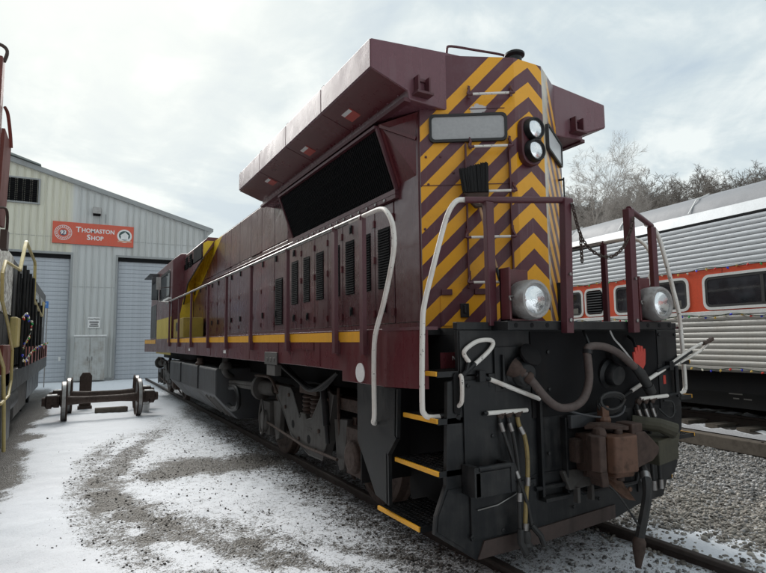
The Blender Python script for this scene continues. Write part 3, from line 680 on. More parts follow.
# step wells
for sx in (-1, 1):
    x = lambda a: a * sx
    part(L, 'step_side', MB().prism([(x(1.545), 1.2, 1.479), (x(1.545), 1.2, .98), (x(1.545), .87, .58), (x(1.545), .66, .55), (x(1.545), .66, .95), (x(1.545), .52, 1.10), (x(1.545), .50, 1.479)], (x(-.03), 0, 0)), black, False, .004)
    part(L, 'step_side_edge', MB().bar((x(1.53), .66, .55), (x(1.53), .66, .95), .03, .04, (0, 1, 0)).bar((x(1.53), .66, .95), (x(1.53), .52, 1.10), .03, .04, (1, 0, 0)).bar((x(1.53), .52, 1.10), (x(1.53), .50, 1.479), .03, .04, (0, 1, 0)), black, False)
    part(L, 'step_back', MB().box(x(.96), x(1.0), .03, 1.2, .4, 1.9), black_m, False)
    part(L, 'step_end', MB().box(x(1.0), x(1.515), 1.18, 1.2, .6, 1.9), black_m, False)
    for z, ya, yb in ((1.63, -.0, .30), (1.295, .0, .46), (.93, .0, .60), (.48, .26, .90)):
        g_ = MB()
        for k in range(9): g_.box(x(1.06 + .05 * k), x(1.075 + .05 * k), ya + .01, yb - .01, z - .025, z - .002)
        for k in range(int((yb - ya) / .045)): g_.box(x(1.02), x(1.49), ya + .02 + k * .045, ya + .028 + k * .045, z - .02, z - .006)
        g_.box(x(1.02), x(1.5), ya, ya + .012, z - .04, z).box(x(1.02), x(1.5), yb - .012, yb, z - .04, z)
        s_ = part(L, 'step', g_, black, False)
        part(s_, 'step_nosing', MB().box(x(1.492), x(1.512), ya, yb, z - .032, z + .002), yellow, False, .003)
sp_ = part(L, 'step_riser_plate', MB().box(-1.32, -1.02, .205, .215, 1.64, 1.76), maroon, False)
text_part(sp_, 'step_lettering', 'NEOX', .045, whitef, (-1.15, .203, 1.715), (1, 0, 0), (0, 0, 1), .001, .001)
# --- end platform
part(L, 'bench_channel', MB().box(-.98, .98, -.18, .02, 1.925, 1.995), black, False, .006)
for q in ((-1.315, -.983), (.983, 1.315)): part(L, 'platform_edge', MB().box(*q, -.004, .05, 1.932, 1.99), black, False, .004)
for a in (-.90, -.74, -.58, .64, .80, .94): part(L, 'bolt_hole', MB().lathe((a, -.178, 1.962), (0, -1, 0), [(.019, 0), (.019, .004), (.013, .004), (.012, .0042)], 12), black_m)
ep = [(-1.31, 1.93), (-1.31, 1.57), (-1.41, 1.555), (-1.44, .83), (-1.53, .63), (-1.545, .51), (-1.19, .275), (-.55, .28), (.35, .33), (.60, .385), (.76, .40), (.98, .42), (1.05, .56), (1.17, .60), (1.22, .70), (1.15, .76), (1.27, .83), (1.22, .92), (1.31, .98), (1.33, 1.15), (1.31, 1.57), (1.31, 1.93)]
pil = part(L, 'end_plate', MB().prism([(a, .0, b) for a, b in ep], (0, .04, 0)), black, False, .004)
part(pil, 'plow_lip', MB().prism([(-1.18, -.012, .28), (-.55, -.012, .283), (.30, -.012, .33), (.30, -.012, .44), (-.55, -.012, .40), (-1.12, -.012, .40)], (0, .013, 0)), paint('lip_rust', (.06, .04, .034), .65, (.03, .025, .022), .7, 4), False)
part(pil, 'plate_panel', MB().box(-1.28, -.62, -.016, .0, .80, 1.56).box(-1.24, -.6, -.02, .0, .42, .775), black, False, .004)
part(pil, 'plate_corner', MB().prism([(-1.43, -.006, .80), (-1.515, -.006, .63), (-1.525, -.006, .53), (-1.29, -.006, .37), (-1.28, -.006, .80)], (0, .008, 0)), black, False)
for q in ((-1.30, -1.0, -.012, .0, 1.60, 1.925), (1.0, 1.29, -.012, 0, 1.20, 1.925)): part(pil, 'upper_panel', MB().box(*q), black, False, .004)
for q in ((-.56, -.535, -.05, 0, .63, 1.38), (-.30, -.285, -.06, 0, .63, 1.22), (-.56, -.28, -.08, 0, .60, .628), (.28, .30, -.05, 0, 1.45, 1.80)): part(pil, 'wall_stiffener', MB().box(*q), black, False, .003)
part(pil, 'recess_shade_sheet', MB().box(-.60, .98, -.010, -.002, 1.235, 1.915), black_m, False)  # matt black sheet, shade under the bench overhang put in as colour
for a, b in [(-1.24, .74), (-1.24, .45), (-.95, .45), (-.65, .74), (-.65, .45), (-1.24, 1.52), (-.66, 1.52), (-1.24, .84), (-.66, .84), (-.45, .95), (.92, 1.16), (1.2, 1.16), (1.02, 1.88), (1.26, 1.88), (1.26, 1.3), (-.2, .5), (.1, .52), (.45, .58), (.75, .62), (-1.02, 1.14), (-.42, 1.75), (-.42, 1.45)]:
    part(pil, 'bolt', MB().lathe((a, -.016, b), (0, -1, 0), [(.016, 0), (.016, .010), (.008, .014)], 6), black)
part(pil, 'weld_seam', MB().bar((-.62, -.004, .80), (.25, -.004, .80), .012, .008), black, False)
part(pil, 'weld_seam', MB().bar((.62, -.006, .50), (.62, -.006, 1.22), .012, .012), black, False)
part(pil, 'brake_pipe', MB().tube([(-.62, -.03, .70), (-.30, -.04, .70), (-.10, -.04, .60), (.55, -.04, .60), (.60, -.06, .75)], .018, 7), black)
for a in (-.945, -.866, -.775, .664, .762, .860): part(pil, 'angle_cock', MB().lathe((a, -.0, 1.285), (0, -1, 0), [(.026, 0), (.03, .01), (.03, .035), (.018, .045)], 10).tube([(a, -.04, 1.285), (a + .03, -.05, 1.30)], .007, 5), rust_d)
part(L, 'drain_hose', MB().tube(smoothpath([(.95, -.02, 1.20), (1.03, -.06, 1.12), (1.10, -.07, 1.15), (1.12, -.05, 1.25), (1.02, -.03, 1.27)], 5), .008, 6), rubber_b)
# recess behind the coupler
part(pil, 'coupler_pocket', MB().box(-.27, .5, -.03, -.002, .62, 1.20), black_m, False)
part(pil, 'draft_gear_cover', MB().box(-.25, .16, -.075, -.03, 1.13, 1.235), tankg, False, .008)
# grab slot with white bar, toe step
part(L, 'grab_bar', MB().tube(smoothpath([(-1.315, -.03, 1.60), (-1.318, -.05, 1.57), (-1.322, -.05, 1.42), (-1.325, -.01, 1.38)], 3), .016, 8), white)
part(L, 'grab_slot', MB().prism([(a - 1.335, -.014, b + 1.47) for a, b in rounded(.06, .30, .03)], (0, .004, 0)), black_m, False)
ts = MB().box(-1.30, -.95, -.16, -.145, .755, .93).box(-1.31, -1.255, -.16, -.01, .76, .965).box(-.985, -.945, -.17, -.01, .76, .965).box(-1.26, -.98, -.145, -.02, .76, .775)
t_ = part(L, 'toe_step', ts, black, False, .005); part(t_, 'toe_bar', MB().cyl((-1.27, -.15, .95), (-.97, -.15, .95), .02, 10), black)
part(L, 'seam_rod', MB().tube([(-1.19, -.03, .63), (-1.0, -.03, .64), (-.80, -.03, .70)], .005, 6), steel)
# uncoupling levers
for sx in (-1, 1):
    x = lambda a: a * sx
    ul = part(L, 'uncoupling_lever', MB().tube([(x(1.17), -.03, 1.60), (x(1.06), -.035, 1.565), (x(.53), -.04, 1.375), (x(.42), -.04, 1.335)], .014, 8), black)
    part(ul, 'lever_sleeve', MB().tube([(x(1.045), -.036, 1.56), (x(.555), -.04, 1.385)], .018, 10), white)
    for q in ((1.10, 1.16, -.06, 0, 1.545, 1.63), (.98, 1.04, -.02, 0, 1.5, 1.6)): part(ul, 'lever_bracket', MB().box(x(q[0]), x(q[1]), *q[2:]), black, False, .004)
    # low horizontal white grab above the air hoses
    gb = part(L, 'pilot_grab', MB().tube([(x(1.11), 0, 1.30), (x(1.11), -.03, 1.312), (x(.66), -.03, 1.305), (x(.64), 0, 1.29)], .014, 8), black)
    part(gb, 'grab_sleeve', MB().tube([(x(1.075), -.03, 1.3115), (x(.68), -.03, 1.306)], .0175, 10), white)
lp_ = part(L, 'lever_loop', MB().tube(smoothpath([(-1.24, -.04, 1.695), (-1.284, -.04, 1.754), (-1.255, -.04, 1.797), (-1.151, -.04, 1.847), (-1.036, -.04, 1.853), (-1.008, -.04, 1.823), (-1.059, -.04, 1.764), (-1.19, -.04, 1.675)], 4), .017, 10), white)
part(lp_, 'loop_stem', MB().tube([(-1.185, -.04, 1.68), (-1.271, -.04, 1.62), (-1.311, -.02, 1.575)], .018, 8).tube([(-1.242, -.04, 1.70), (-1.265, -.04, 1.63)], .016, 8), black)
part(L, 'lever_handle', MB().tube([(.93, -.035, 1.535), (1.15, -.04, 1.595), (1.46, -.05, 1.715)], .017, 8), black)
part(L, 'lever_grip', MB().tube([(1.14, -.04, 1.607), (1.442, -.05, 1.732), (1.70, -.06, 1.815)], .013, 8).tube([(1.18, -.04, 1.58), (1.60, -.05, 1.712), (1.74, -.06, 1.79)], .013, 8), white)
part(L, 'lever_tip', MB().tube([(1.64, -.06, 1.79), (1.74, -.06, 1.812), (1.80, -.06, 1.832)], .023, 8), rust_d)
# gap posts, platform rails, chain
for sx in (-1, 1):
    x = lambda a: a * sx
    part(L, 'gate_post', MB().bar((x(.40), -.215, 1.90), (x(.385), -.235, 2.97), .075, .065, (0, 1, 0)), maroon_d, False, .006)
    ex, ey = (.98, .0) if sx < 0 else (1.12, .06)
    part(L, 'corner_post', MB().bar((x(ex), ey, 1.96), (x(ex), ey, 2.93), .075, .05, (0, 1, 0)), maroon_d, False, .006)
    part(L, 'platform_rail', MB().tube([(x(.33), -.245, 2.955), (x(.40), -.235, 2.96), (x(1.14), .085, 2.95)] if sx < 0 else [(x(.37), -.25, 2.965), (x(.40), -.235, 2.97), (x(1.17), .095, 2.955)], .026, 10), maroon_d)
    part(L, 'post_bolt', MB().lathe((x(.40), -.25, 2.0), (0, -1, 0), [(.016, 0), (.016, .01), (.008, .014)], 8).lathe((x(.395), -.26, 2.36), (0, -1, 0), [(.013, 0), (.013, .01)], 8), steel)
ch = part(L, 'chain_hook', MB().tube([(-.36, -.27, 2.93), (-.35, -.29, 2.88)], .01, 6), steel)
cp = smoothpath([(-.355, -.285, 2.90), (-.31, -.285, 2.74), (-.25, -.285, 2.63), (-.14, -.285, 2.55), (-.02, -.285, 2.52), (.10, -.285, 2.535), (.23, -.285, 2.62), (.33, -.285, 2.76), (.385, -.285, 2.90)], 12)
def chain(parent, path, pitch=.034, r=.0055):
    L_ = [0]
    for a, b in zip(path[:-1], path[1:]): L_.append(L_[-1] + (b - a).length)
    n = int(L_[-1] / pitch); sh = None
    for k in range(n + 1):
        s_ = k * pitch; i = max(0, min(len(path) - 2, int(np.searchsorted(L_, s_)) - 1)); t = (s_ - L_[i]) / max(1e-6, L_[i + 1] - L_[i]); p = path[i].lerp(path[i + 1], min(1, t)); d = (path[i + 1] - path[i]).normalized()
        if sh is None:
            o = [(.024 * math.cos(a) * (1 + .0), .012 * math.sin(a), 0) for a in np.linspace(0, 2 * PI, 11)[:-1]]
            sh = MB().tube(o, r, 5, True).mesh('chain_link', rust_d)
        q = d.to_track_quat('X', 'Z') @ Euler(((PI / 2 if k % 2 else 0.2), 0, 0)).to_quaternion()
        c = link('chain_link', sh, parent, p); c.rotation_mode = 'QUATERNION'; c.rotation_quaternion = q
chain(L, cp); chain(L, [V((-.285, -.285, 2.68)), V((-.28, -.285, 2.46))])
# ditch lights on maroon stands
for sx in (-1, 1):
    x = sx * .757
    bx = part(L, 'lamp_stand', MB().box(x - .18, x + .10, -.07, -.05, 1.99, 2.40).box(x - .18, x - .16, -.16, -.05, 1.99, 2.40).box(x - .18, x + .1, -.16, -.05, 1.99, 2.01), maroon, False, .004)
    dl = part(L, 'ditch_light', MB().lathe((x, -.07, 2.155), (0, -1, 0), [(.10, -.02), (.135, .0), (.15, .03), (.155, .10), (.15, .17), (.14, .19), (.122, .19), (.115, .175)], 32), lampg)
    part(dl, 'lens', MB().lathe((x, -.235, 2.155), (0, -1, 0), [(.118, 0), (.11, .012), (.07, .026), (0, .032)], 28), lens)
    part(dl, 'lamp_clip', MB().tube([(x - .17, -.17, 2.15), (x - .20, -.19, 2.15), (x - .21, -.19, 2.175), (x - .15, -.17, 2.18)], .007, 6), steel)
# MU receptacles and cable
for px, pz, s_ in ((-.74, 1.60, 1), (.30, 1.55, 1)):
    rc = part(L, 'cable_receptacle', MB().lathe((px, 0, pz), (0, -1, -.15), [(.13, 0), (.13, .03), (.10, .05), (.095, .10), (.08, .12)], 20), black)
    part(rc, 'receptacle_lid', MB().lathe((px + .06, -.08, pz + .13), (0, -1, .6), [(.095, 0), (.095, .02), (.05, .035)], 18), black_m)
part(L, 'receptacle_box', MB().box(-.98, -.62, -.02, 0, 1.46, 1.80).box(-.92, -.90, -.045, 0, 1.48, 1.74), black, False, .005)
mu = smoothpath([(-.816, -.06, 1.629), (-.753, -.10, 1.583), (-.713, -.13, 1.537), (-.624, -.17, 1.415), (-.533, -.19, 1.343), (-.438, -.2, 1.322), (-.315, -.2, 1.337), (-.221, -.2, 1.401), (-.166, -.2, 1.524), (-.156, -.19, 1.666), (-.15, -.18, 1.762), (-.089, -.18, 1.793), (.054, -.19, 1.783), (.212, -.19, 1.73), (.358, -.19, 1.642), (.44, -.18, 1.60)], 5)
muc = part(L, 'jumper_cable', MB().tube(mu, .032, 12), rubber)
part(muc, 'cable_plug', MB().tube([(-.83, -.03, 1.645), (-.79, -.08, 1.61), (-.765, -.095, 1.592)], [.078, .06, .045], 14).lathe((-.735, -.115, 1.565), V((.5, -.3, -.45)), [(.04, -.02), (.046, -.01), (.046, .015), (.04, .025)], 14), rust)
part(muc, 'cable_boot', MB().tube([(.43, -.18, 1.605), (.508, -.18, 1.543), (.60, -.17, 1.44)], [.036, .045, .042], 12).tube([(.60, -.17, 1.44), (.645, -.17, 1.375)], [.05, .045], 12), rubber_b)
part(muc, 'cable_clamp', MB().tube([(-.16, -.19, 1.73), (-.124, -.18, 1.81), (-.086, -.1, 1.92)], .014, 6).lathe((-.15, -.185, 1.75), (.2, 0, 1), [(.04, -.015), (.04, .015)], 10), black)
part(L, 'safety_chain', MB().tube(smoothpath([(.235, -.10, 1.92), (.255, -.12, 1.85), (.285, -.15, 1.795), (.33, -.17, 1.735), (.411, -.17, 1.66)], 4), .012, 5), steel)
# tag shaped like an open hand
tg = [(-.075, -.02), (-.07, -.07), (-.03, -.12), (.03, -.12), (.07, -.07), (.08, .02), (.078, .055), (.058, .055), (.05, .02), (.046, .075), (.02, .08), (.016, .025), (.008, .085), (-.018, .085), (-.02, .025), (-.03, .07), (-.052, .065), (-.05, .01), (-.058, .03), (-.078, .03)]
part(L, 'hand_shaped_tag', MB().prism([(.545 + a * 1.05, -.15, 1.70 + b * 1.05) for a, b in tg], (0, .012, 0)), redtag, False)
part(L, 'tag_hanger', MB().tube([(.50, -.145, 1.78), (.535, -.1, 1.835), (.56, -.03, 1.87)], .012, 5), black)
part(L, 'small_red_label', MB().box(1.055, 1.09, -.016, -.012, 1.42, 1.50), redtag, False)
part(L, 'side_bracket', MB().tube([(1.12, -.01, 1.58), (1.2, -.05, 1.58), (1.2, -.05, 1.33), (1.12, -.01, 1.31)], .022, 8), black)
# air hoses
def hose(path, r, mat, name='air_hose', fittings=()):
    h = part(L, name, MB().tube(smoothpath(path, 5), r, 8), mat)
    for a, b, rr in fittings: part(h, 'hose_fitting', MB().cyl(a, b, rr, 10), steel)
    return h
hose([(-.945, -.02, 1.28), (-.964, -.04, 1.24), (-.946, -.06, 1.152), (-.903, -.08, .998), (-.851, -.10, .814), (-.789, -.11, .642), (-.76, -.12, .48)], .014, rubber_b, fittings=[((-.962, -.042, 1.235), (-.95, -.055, 1.17), .019), ((-.87, -.09, .88), (-.856, -.10, .83), .021)])
hose([(-.866, -.02, 1.274), (-.876, -.04, 1.232), (-.858, -.06, 1.137), (-.845, -.08, .955), (-.843, -.09, .775), (-.859, -.10, .635), (-.867, -.11, .46)], .015, rubber_b, fittings=[((-.875, -.042, 1.225), (-.864, -.055, 1.165), .02), ((-.845, -.095, .72), (-.85, -.097, .66), .022)])
hose([(-.775, -.02, 1.267), (-.777, -.04, 1.202), (-.748, -.06, 1.127), (-.743, -.08, 1.002), (-.755, -.09, .836), (-.789, -.10, .661), (-.818, -.11, .467)], .017, brass, fittings=[((-.775, -.045, 1.19), (-.752, -.058, 1.135), .022), ((-.757, -.09, .82), (-.765, -.094, .76), .024), ((-.81, -.108, .50), (-.818, -.11, .45), .026)])
part(L, 'hose_coupling', MB().lathe((-.82, -.12, .45), (0, 0, -1), [(.03, 0), (.04, .03), (.035, .08), (.05, .1), (.03, .15)], 10).tube([(-.87, -.12, .47), (-.88, -.13, .38), (-.85, -.15, .30)], .025, 8).tube([(-.76, -.12, .48), (-.70, -.15, .40), (-.68, -.16, .33)], .022, 8), rubber_b)
for k in range(3):
    a = .664 + .098 * k
    hose([(a, -.0, 1.277), (a - .03, -.03, 1.229), (a - .014, -.05, 1.122), (a - .016, -.07, .95), (a - .035, -.08, .74), (a - .042, -.09, .54)], .017, rubber_b, fittings=[((a - .028, -.035, 1.215), (a - .015, -.048, 1.14), .022), ((a - .04, -.088, .60), (a - .042, -.09, .52), .026)])
hose([(.30, -.22, .90), (.29, -.30, .80), (.221, -.38, .745), (.175, -.42, .66), (.133, -.42, .526), (.05, -.42, .33)], .036, rubber_b, 'brake_hose', [((.25, -.35, .77), (.215, -.385, .735), .042)])
part(L, 'hose_gladhand', MB().lathe((.05, -.42, .34), (-.15, 0, -1), [(.035, 0), (.05, .03), (.045, .1), (.03, .17), (.02, .22)], 10), rust_d)
hose([(-.192, -.30, .776), (-.121, -.38, .671), (-.043, -.42, .539), (.063, -.42, .404)], .008, rubber_b, 'dangling_cord')
# coiled cable hung over the coupler
co = [(.145 + .15 * math.cos(a) * (1 - .02 * (i // 14)), -.14 - .012 * (i // 14) - .01 * math.sin(a * 2), 1.305 + .07 * math.sin(a) + .014 * (i // 14)) for i, a in enumerate(np.linspace(0, 6 * PI, 43))]
part(L, 'coiled_cable', MB().tube(co, .014, 7), rubber_b)
part(L, 'hanging_cable', MB().tube(smoothpath([(-.331, -.1, 1.289), (-.219, -.14, 1.253), (-.047, -.16, 1.219), (.146, -.16, 1.203), (.274, -.15, 1.225), (.329, -.14, 1.279)], 5), .010, 7), tankg)
cpl = part(L, 'coupler', MB().prism([(-.16, .0, 1.08), (.16, .0, 1.08), (.19, -.20, 1.11), (-.19, -.20, 1.11)], (0, 0, -.30)).box(-.13, .11, -.20, -.06, .74, .79), rust_d, False, .012)
part(cpl, 'guard_arm', MB().prism([(-.12, -.19, 1.12), (-.20, -.26, 1.12), (-.31, -.28, 1.12), (-.345, -.34, 1.12), (-.33, -.41, 1.12), (-.27, -.42, 1.12), (-.25, -.35, 1.12), (-.18, -.33, 1.12), (-.08, -.24, 1.12)], (0, 0, -.26)).prism([(-.12, -.19, .86), (-.31, -.28, .86), (-.33, -.41, .86), (-.27, -.42, .86), (-.18, -.33, .86)], (.05, .03, -.12)), rust, False, .008)
part(cpl, 'coupler_head', MB().prism([(-.20, -.16, 1.10), (-.20, -.245, 1.10), (.18, -.245, 1.10), (.24, -.20, 1.10), (.22, -.10, 1.10)], (0, 0, -.33)), rust_d, False, .01)
part(cpl, 'knuckle', MB().prism([(-.135, -.24, 1.10), (-.15, -.33, 1.10), (-.13, -.385, 1.10), (-.085, -.41, 1.10), (.075, -.425, 1.10), (.115, -.40, 1.10), (.125, -.24, 1.10)], (.0, 0, -.28)).prism([(-.13, -.25, .82), (-.12, -.38, .82), (.06, -.41, .82), (.11, -.25, .82)], (.01, .02, -.04)), rust_l, False, .012)
part(cpl, 'knuckle_pin', MB().lathe((.02, -.30, 1.10), (0, 0, 1), [(.035, 0), (.035, .03), (.02, .04)], 12).lathe((.02, -.30, .78), (0, 0, -1), [(.03, 0), (.03, .04)], 10), rust_d)
part(cpl, 'knuckle_arm', MB().prism([(.15, -.22, 1.10), (.27, -.22, 1.10), (.36, -.22, 1.03), (.44, -.22, .96), (.43, -.22, .91), (.35, -.22, .86), (.25, -.22, .84), (.15, -.22, .82)], (.02, -.13, 0)), rust, False, .012)
part(cpl, 'coupler_ear', MB().box(.14, .27, -.34, -.18, 1.08, 1.17), rust, False, .01)
part(cpl, 'top_lug', MB().lathe((-.21, -.31, 1.10), (0, 0, 1), [(.05, 0), (.055, .02), (.045, .06), (.02, .07)], 12), rust, False)
part(cpl, 'lock_lever', MB().prism([(-.20, -.16, 1.13), (-.14, -.24, 1.15), (-.02, -.31, 1.135), (.10, -.33, 1.12), (.17, -.30, 1.12), (.13, -.22, 1.13), (.0, -.19, 1.15), (-.10, -.12, 1.15)], (0, 0, .03)), rust, False, .006)
part(cpl, 'lift_pin', MB().box(.0, .08, -.18, -.12, 1.13, 1.30).lathe((.04, -.15, 1.16), (0, 0, 1), [(.055, 0), (.06, .03), (.05, .06)], 12), rust_l, False, .006)
part(cpl, 'lower_bracket', MB().prism([(-.06, -.22, .76), (-.05, -.30, .68), (.04, -.35, .60), (.12, -.36, .58), (.14, -.28, .63), (.10, -.22, .76)], (.0, .06, 0)).lathe((.05, -.35, .68), (0, -1, 0), [(.02, 0), (.02, .02)], 8), rust_l, False, .006)
part(cpl, 'carrier_plate', MB().prism([(-.33, -.04, .80), (-.31, -.09, .66), (.0, -.12, .68), (.02, -.05, .80)], (0, .05, 0)), truckg, False, .006)
for a in (-.26, -.10): part(cpl, 'carrier_tab', MB().box(a, a + .03, -.12, -.07, .56, .68), truckg, False, .004)
part(cpl, 'drawbar_shank', MB().box(-.24, -.10, -.12, .0, .86, 1.05), rust_d, False, .02)
part(L, 'draft_pipe', MB().tube([(.52, -.05, 1.12), (.66, -.22, 1.10), (.76, -.30, 1.05)], [.06, .06, .07], 12).box(.56, .85, -.26, -.02, .80, .98).prism([(.55, -.28, .98), (.92, -.24, 1.02), (1.02, -.15, .90), (.80, -.26, .80), (.55, -.28, .78)], (0, .22, 0)), paint('dirty_olive', (.06, .055, .035), .7, (.03, .028, .024), .6, 6), False, .01)

# --- underframe and running gear
part(L, 'underframe', MB().box(-.85, .85, .3, 19.3, 1.28, 1.9), black_m, False)
part(L, 'inner_bulkhead', MB().box(-1.0, 1.0, .05, .3, .45, 1.9), black_m, False)
tank = part(L, 'fuel_tank', MB().prism([(x_, 7.2, z_) for x_, z_ in ((-1.48, 1.36), (-1.5, 1.32), (-1.5, .86), (-1.08, .40), (1.08, .40), (1.5, .86), (1.5, 1.32), (1.48, 1.36))], (0, 5.75, 0)), tankg, False, .02)
for a, b_ in ((8.88, .05), (11.1, .03)): part(tank, 'tank_seam', MB().bar((-1.505, a, .88), (-1.505, a, 1.35), b_, .03, (1, 0, 0)), black, False)
part(tank, 'tank_filler', MB().lathe((-1.44, 9.0, 1.36), (0, 0, 1), [(.10, 0), (.10, .05), (.07, .08), (.07, .15)], 14), rust_d)
for a in (7.6, 7.9, 8.3): part(tank, 'slope_plate', MB().bar((-1.45, a, .80), (-1.12, a, .43), .06, .02, (0, 1, 0)), steel, False)
part(L, 'air_drain', MB().tube(smoothpath([(-1.35, 7.0, 1.62), (-1.38, 7.0, 1.42), (-1.36, 7.05, 1.30), (-1.25, 7.2, 1.22), (-1.1, 7.3, 1.2)], 4), .06, 10).lathe((-1.36, 7.0, 1.36), (0, 0, 1), [(.12, 0), (.12, .05), (.08, .12)], 12), truckg)
for k, zz_ in enumerate((1.12, 1.06)): part(L, 'brake_pipe', MB().tube([(-1.25, 7.1, zz_), (-1.25, 5.9, zz_ + .04), (-1.2, 5.5, zz_ + .05)], .035, 8), truckg)
part(L, 'pipe_loop', MB().tube(smoothpath([(-1.3, 6.9, 1.02), (-1.3, 6.5, 1.05), (-1.3, 6.3, .92), (-1.3, 6.35, .74), (-1.3, 6.7, .66), (-1.3, 7.0, .7)], 5), .045, 9), black)
part(L, 'jacking_bracket', MB().box(-1.56, -1.575, 3.40, 3.92, 1.56, 1.72).box(-1.565, -1.48, 3.5, 3.85, 1.42, 1.56).box(-1.58, -1.565, 3.48, 3.54, 1.60, 1.65).box(-1.58, -1.565, 3.62, 3.68, 1.60, 1.65).box(-1.58, -1.565, 3.76, 3.82, 1.60, 1.65), truckg, False, .006)
for k in range(3): part(L, 'hanging_cable_run', MB().tube(smoothpath([(-1.2 - .05 * k, 4.2, 1.56), (-1.2 - .05 * k, 3.6 - .1 * k, 1.36), (-1.2 - .05 * k, 2.9, 1.27), (-1.2, 2.4, 1.5)], 5), .02, 7), rubber_b)
for yy, xx in ((9.6, -1.553), (6.2, -1.553)): part(L, 'sill_label', MB().box(xx, xx - .004, yy, yy + .16, 1.66, 1.71), whitef, False)
def wheel_mb(x, y, sx, r=.52, z=None):
    z = r + .088 if z is None else z
    return MB().lathe((x, y, z), (sx, 0, 0), [(.10, -.02), (.16, .0), (.40 * r / .52, .015), (.44 * r / .52, .05), (r + .028, .045 - .075), (r + .028, -.045), (r + .002, -.04 + .015), (r - .006, .085), (r - .02, .09), (.44 * r / .52, .09), (.40 * r / .52, .055), (.17, .06), (.12, .11), (.0, .12)], 36)
def truck(yc, parent):
    """two-axle truck centred on y = yc: side frames, wheels, springs, brake gear"""
    for sx in (-1, 1):
        x = lambda a: a * -sx
        fp = [(4.86, 1.06), (4.52, .84), (4.20, .56), (3.55, .41), (3.10, .42), (2.96, .66), (2.76, 1.23), (2.86, 1.26), (3.10, 1.22), (3.43, .88), (3.62, .84), (3.66, .90), (3.84, .90), (3.88, .84), (4.14, 1.14), (4.24, 1.2), (4.7, 1.2)]
        sf = part(parent, 'side_frame', MB().prism([(x(-1.12), yc + a - 3.8, b) for a, b in fp], (x(.12), 0, 0)), truckg, False, .014)
        for a, b in ((4.14, .72), (3.55, .60), (3.05, 1.0)):
            part(sf, 'frame_hole', MB().lathe((x(-1.1215), yc + a - 3.8, b), (x(-1), 0, 0), [(.055, 0), (.055, .002), (.05, .0021)], 16), black_m)
        for a, b in ((4.45, .92), (4.3, 1.1), (2.92, 1.16), (2.9, .9), (3.3, .5), (3.9, .56), (3.2, .75)): part(sf, 'bolt', MB().lathe((x(-1.12), yc + a - 3.8, b), (x(-1), 0, 0), [(.028, 0), (.028, .02), (.014, .026)], 6), rust_d)
        part(sf, 'rim', MB().tube([(x(-1.118), yc + a - 3.8, b) for a, b in fp], .012, 5, True), truckg)
        part(parent, 'damper', MB().tube([(x(-1.16), yc - .82, 1.34), (x(-1.16), yc - .92, .86)], .045, 10).tube([(x(-1.16), yc - .92, .86), (x(-1.16), yc - .96, .66)], .028, 8), black)
        part(parent, 'sand_pipe', MB().tube(smoothpath([(x(-1.06), yc - 1.05, 1.3), (x(-1.10), yc - 1.15, .9), (x(-1.0), yc - 1.05, .5), (x(-.82), yc - .98, .22)], 4), .02, 7), rust_d)
        part(parent, 'brake_rod', MB().tube([(x(-1.16), yc + 1.45, .62), (x(-1.15), yc - .2, .50), (x(-1.15), yc - 1.2, .52)], .018, 6), rust_d)
        part(sf, 'cast_lettering', MB().box(x(-1.12), x(-1.124), yc - .35, yc - .10, .735, .75).box(x(-1.12), x(-1.124), yc - .33, yc - .14, .70, .715).box(x(-1.12), x(-1.124), yc - .62, yc - .48, .70, .712), truckg, False)
        for a in (3.5, 3.78):
            sp2 = MB()
            for k in range(5): sp2.lathe((x(-1.02), yc + a - 3.8, .88 + k * .055), (0, 0, 1), [(.085, 0), (.10, .02), (.085, .04), (.06, .055)], 14)
            part(parent, 'spring', sp2, rust_d)
        part(parent, 'bolster_end', MB().box(x(-1.1), x(-.9), yc - .45, yc + .15, 1.16, 1.27), rust_d, False, .01)
        for ax in (-1.62, 1.55):
            part(parent, 'journal_box', MB().box(x(-1.14), x(-.86), yc + ax - .20, yc + ax + .20, .42, .92).lathe((x(-1.13), yc + ax, .62), (x(-1), 0, 0), [(.17, 0), (.17, .05), (.12, .07), (.0, .075)], 18), truckg if ax > 0 else rust_d, False, .012)
            part(parent, 'pedestal', MB().prism([(x(-1.10), yc + ax * .72 - .20, .98), (x(-1.10), yc + ax * .72 + .16, .95), (x(-1.10), yc + ax * .72 + .10, .50), (x(-1.10), yc + ax * .72 + .02, .38), (x(-1.10), yc + ax * .72 - .10, .42), (x(-1.10), yc + ax * .72 - .14, .62)], (x(.08), 0, 0)), truckg, False, .01)
            part(parent, 'brake_hanger', MB().box(x(-1.02), x(-.96), yc + ax * .85 - .05, yc + ax * .85 + .05, .40, 1.0), rust_d, False, .006)
            w = part(parent, 'wheel', wheel_mb(x(-.76), yc + ax, x(-1)), rust_d)
            part(parent, 'brake_shoe', MB().prism([(x(-.80), yc + ax * .62 - .06, .85), (x(-.80), yc + ax * .62 + .04, .80), (x(-.80), yc + ax * .62 + .04, .40), (x(-.80), yc + ax * .62 - .06, .34)], (x(.10), 0, 0)), rust, False, .01)
        for q in ((-2.0, -1.0), (.9, 2.0)): part(parent, 'top_beam', MB().box(x(-1.06), x(-.92), yc + q[0], yc + q[1], 1.06, 1.20), rust_d, False, .01)
        part(parent, 'brake_cylinder', MB().lathe((x(-1.12), yc + 1.75, 1.12), (x(-.35), 1, -.0), [(.10, -.35), (.12, -.3), (.12, -.02), (.20, .0), (.20, .06), (.16, .10), (.04, .11)], 20), truckg)
        part(parent, 'lever_loop_iron', MB().tube(smoothpath([(x(-1.2), yc + 1.55, .95), (x(-1.2), yc + 1.66, .72), (x(-1.2), yc + 1.60, .46), (x(-1.2), yc + 1.5, .45), (x(-1.2), yc + 1.44, .7), (x(-1.2), yc + 1.55, .95)], 4), .018, 7), truckg)
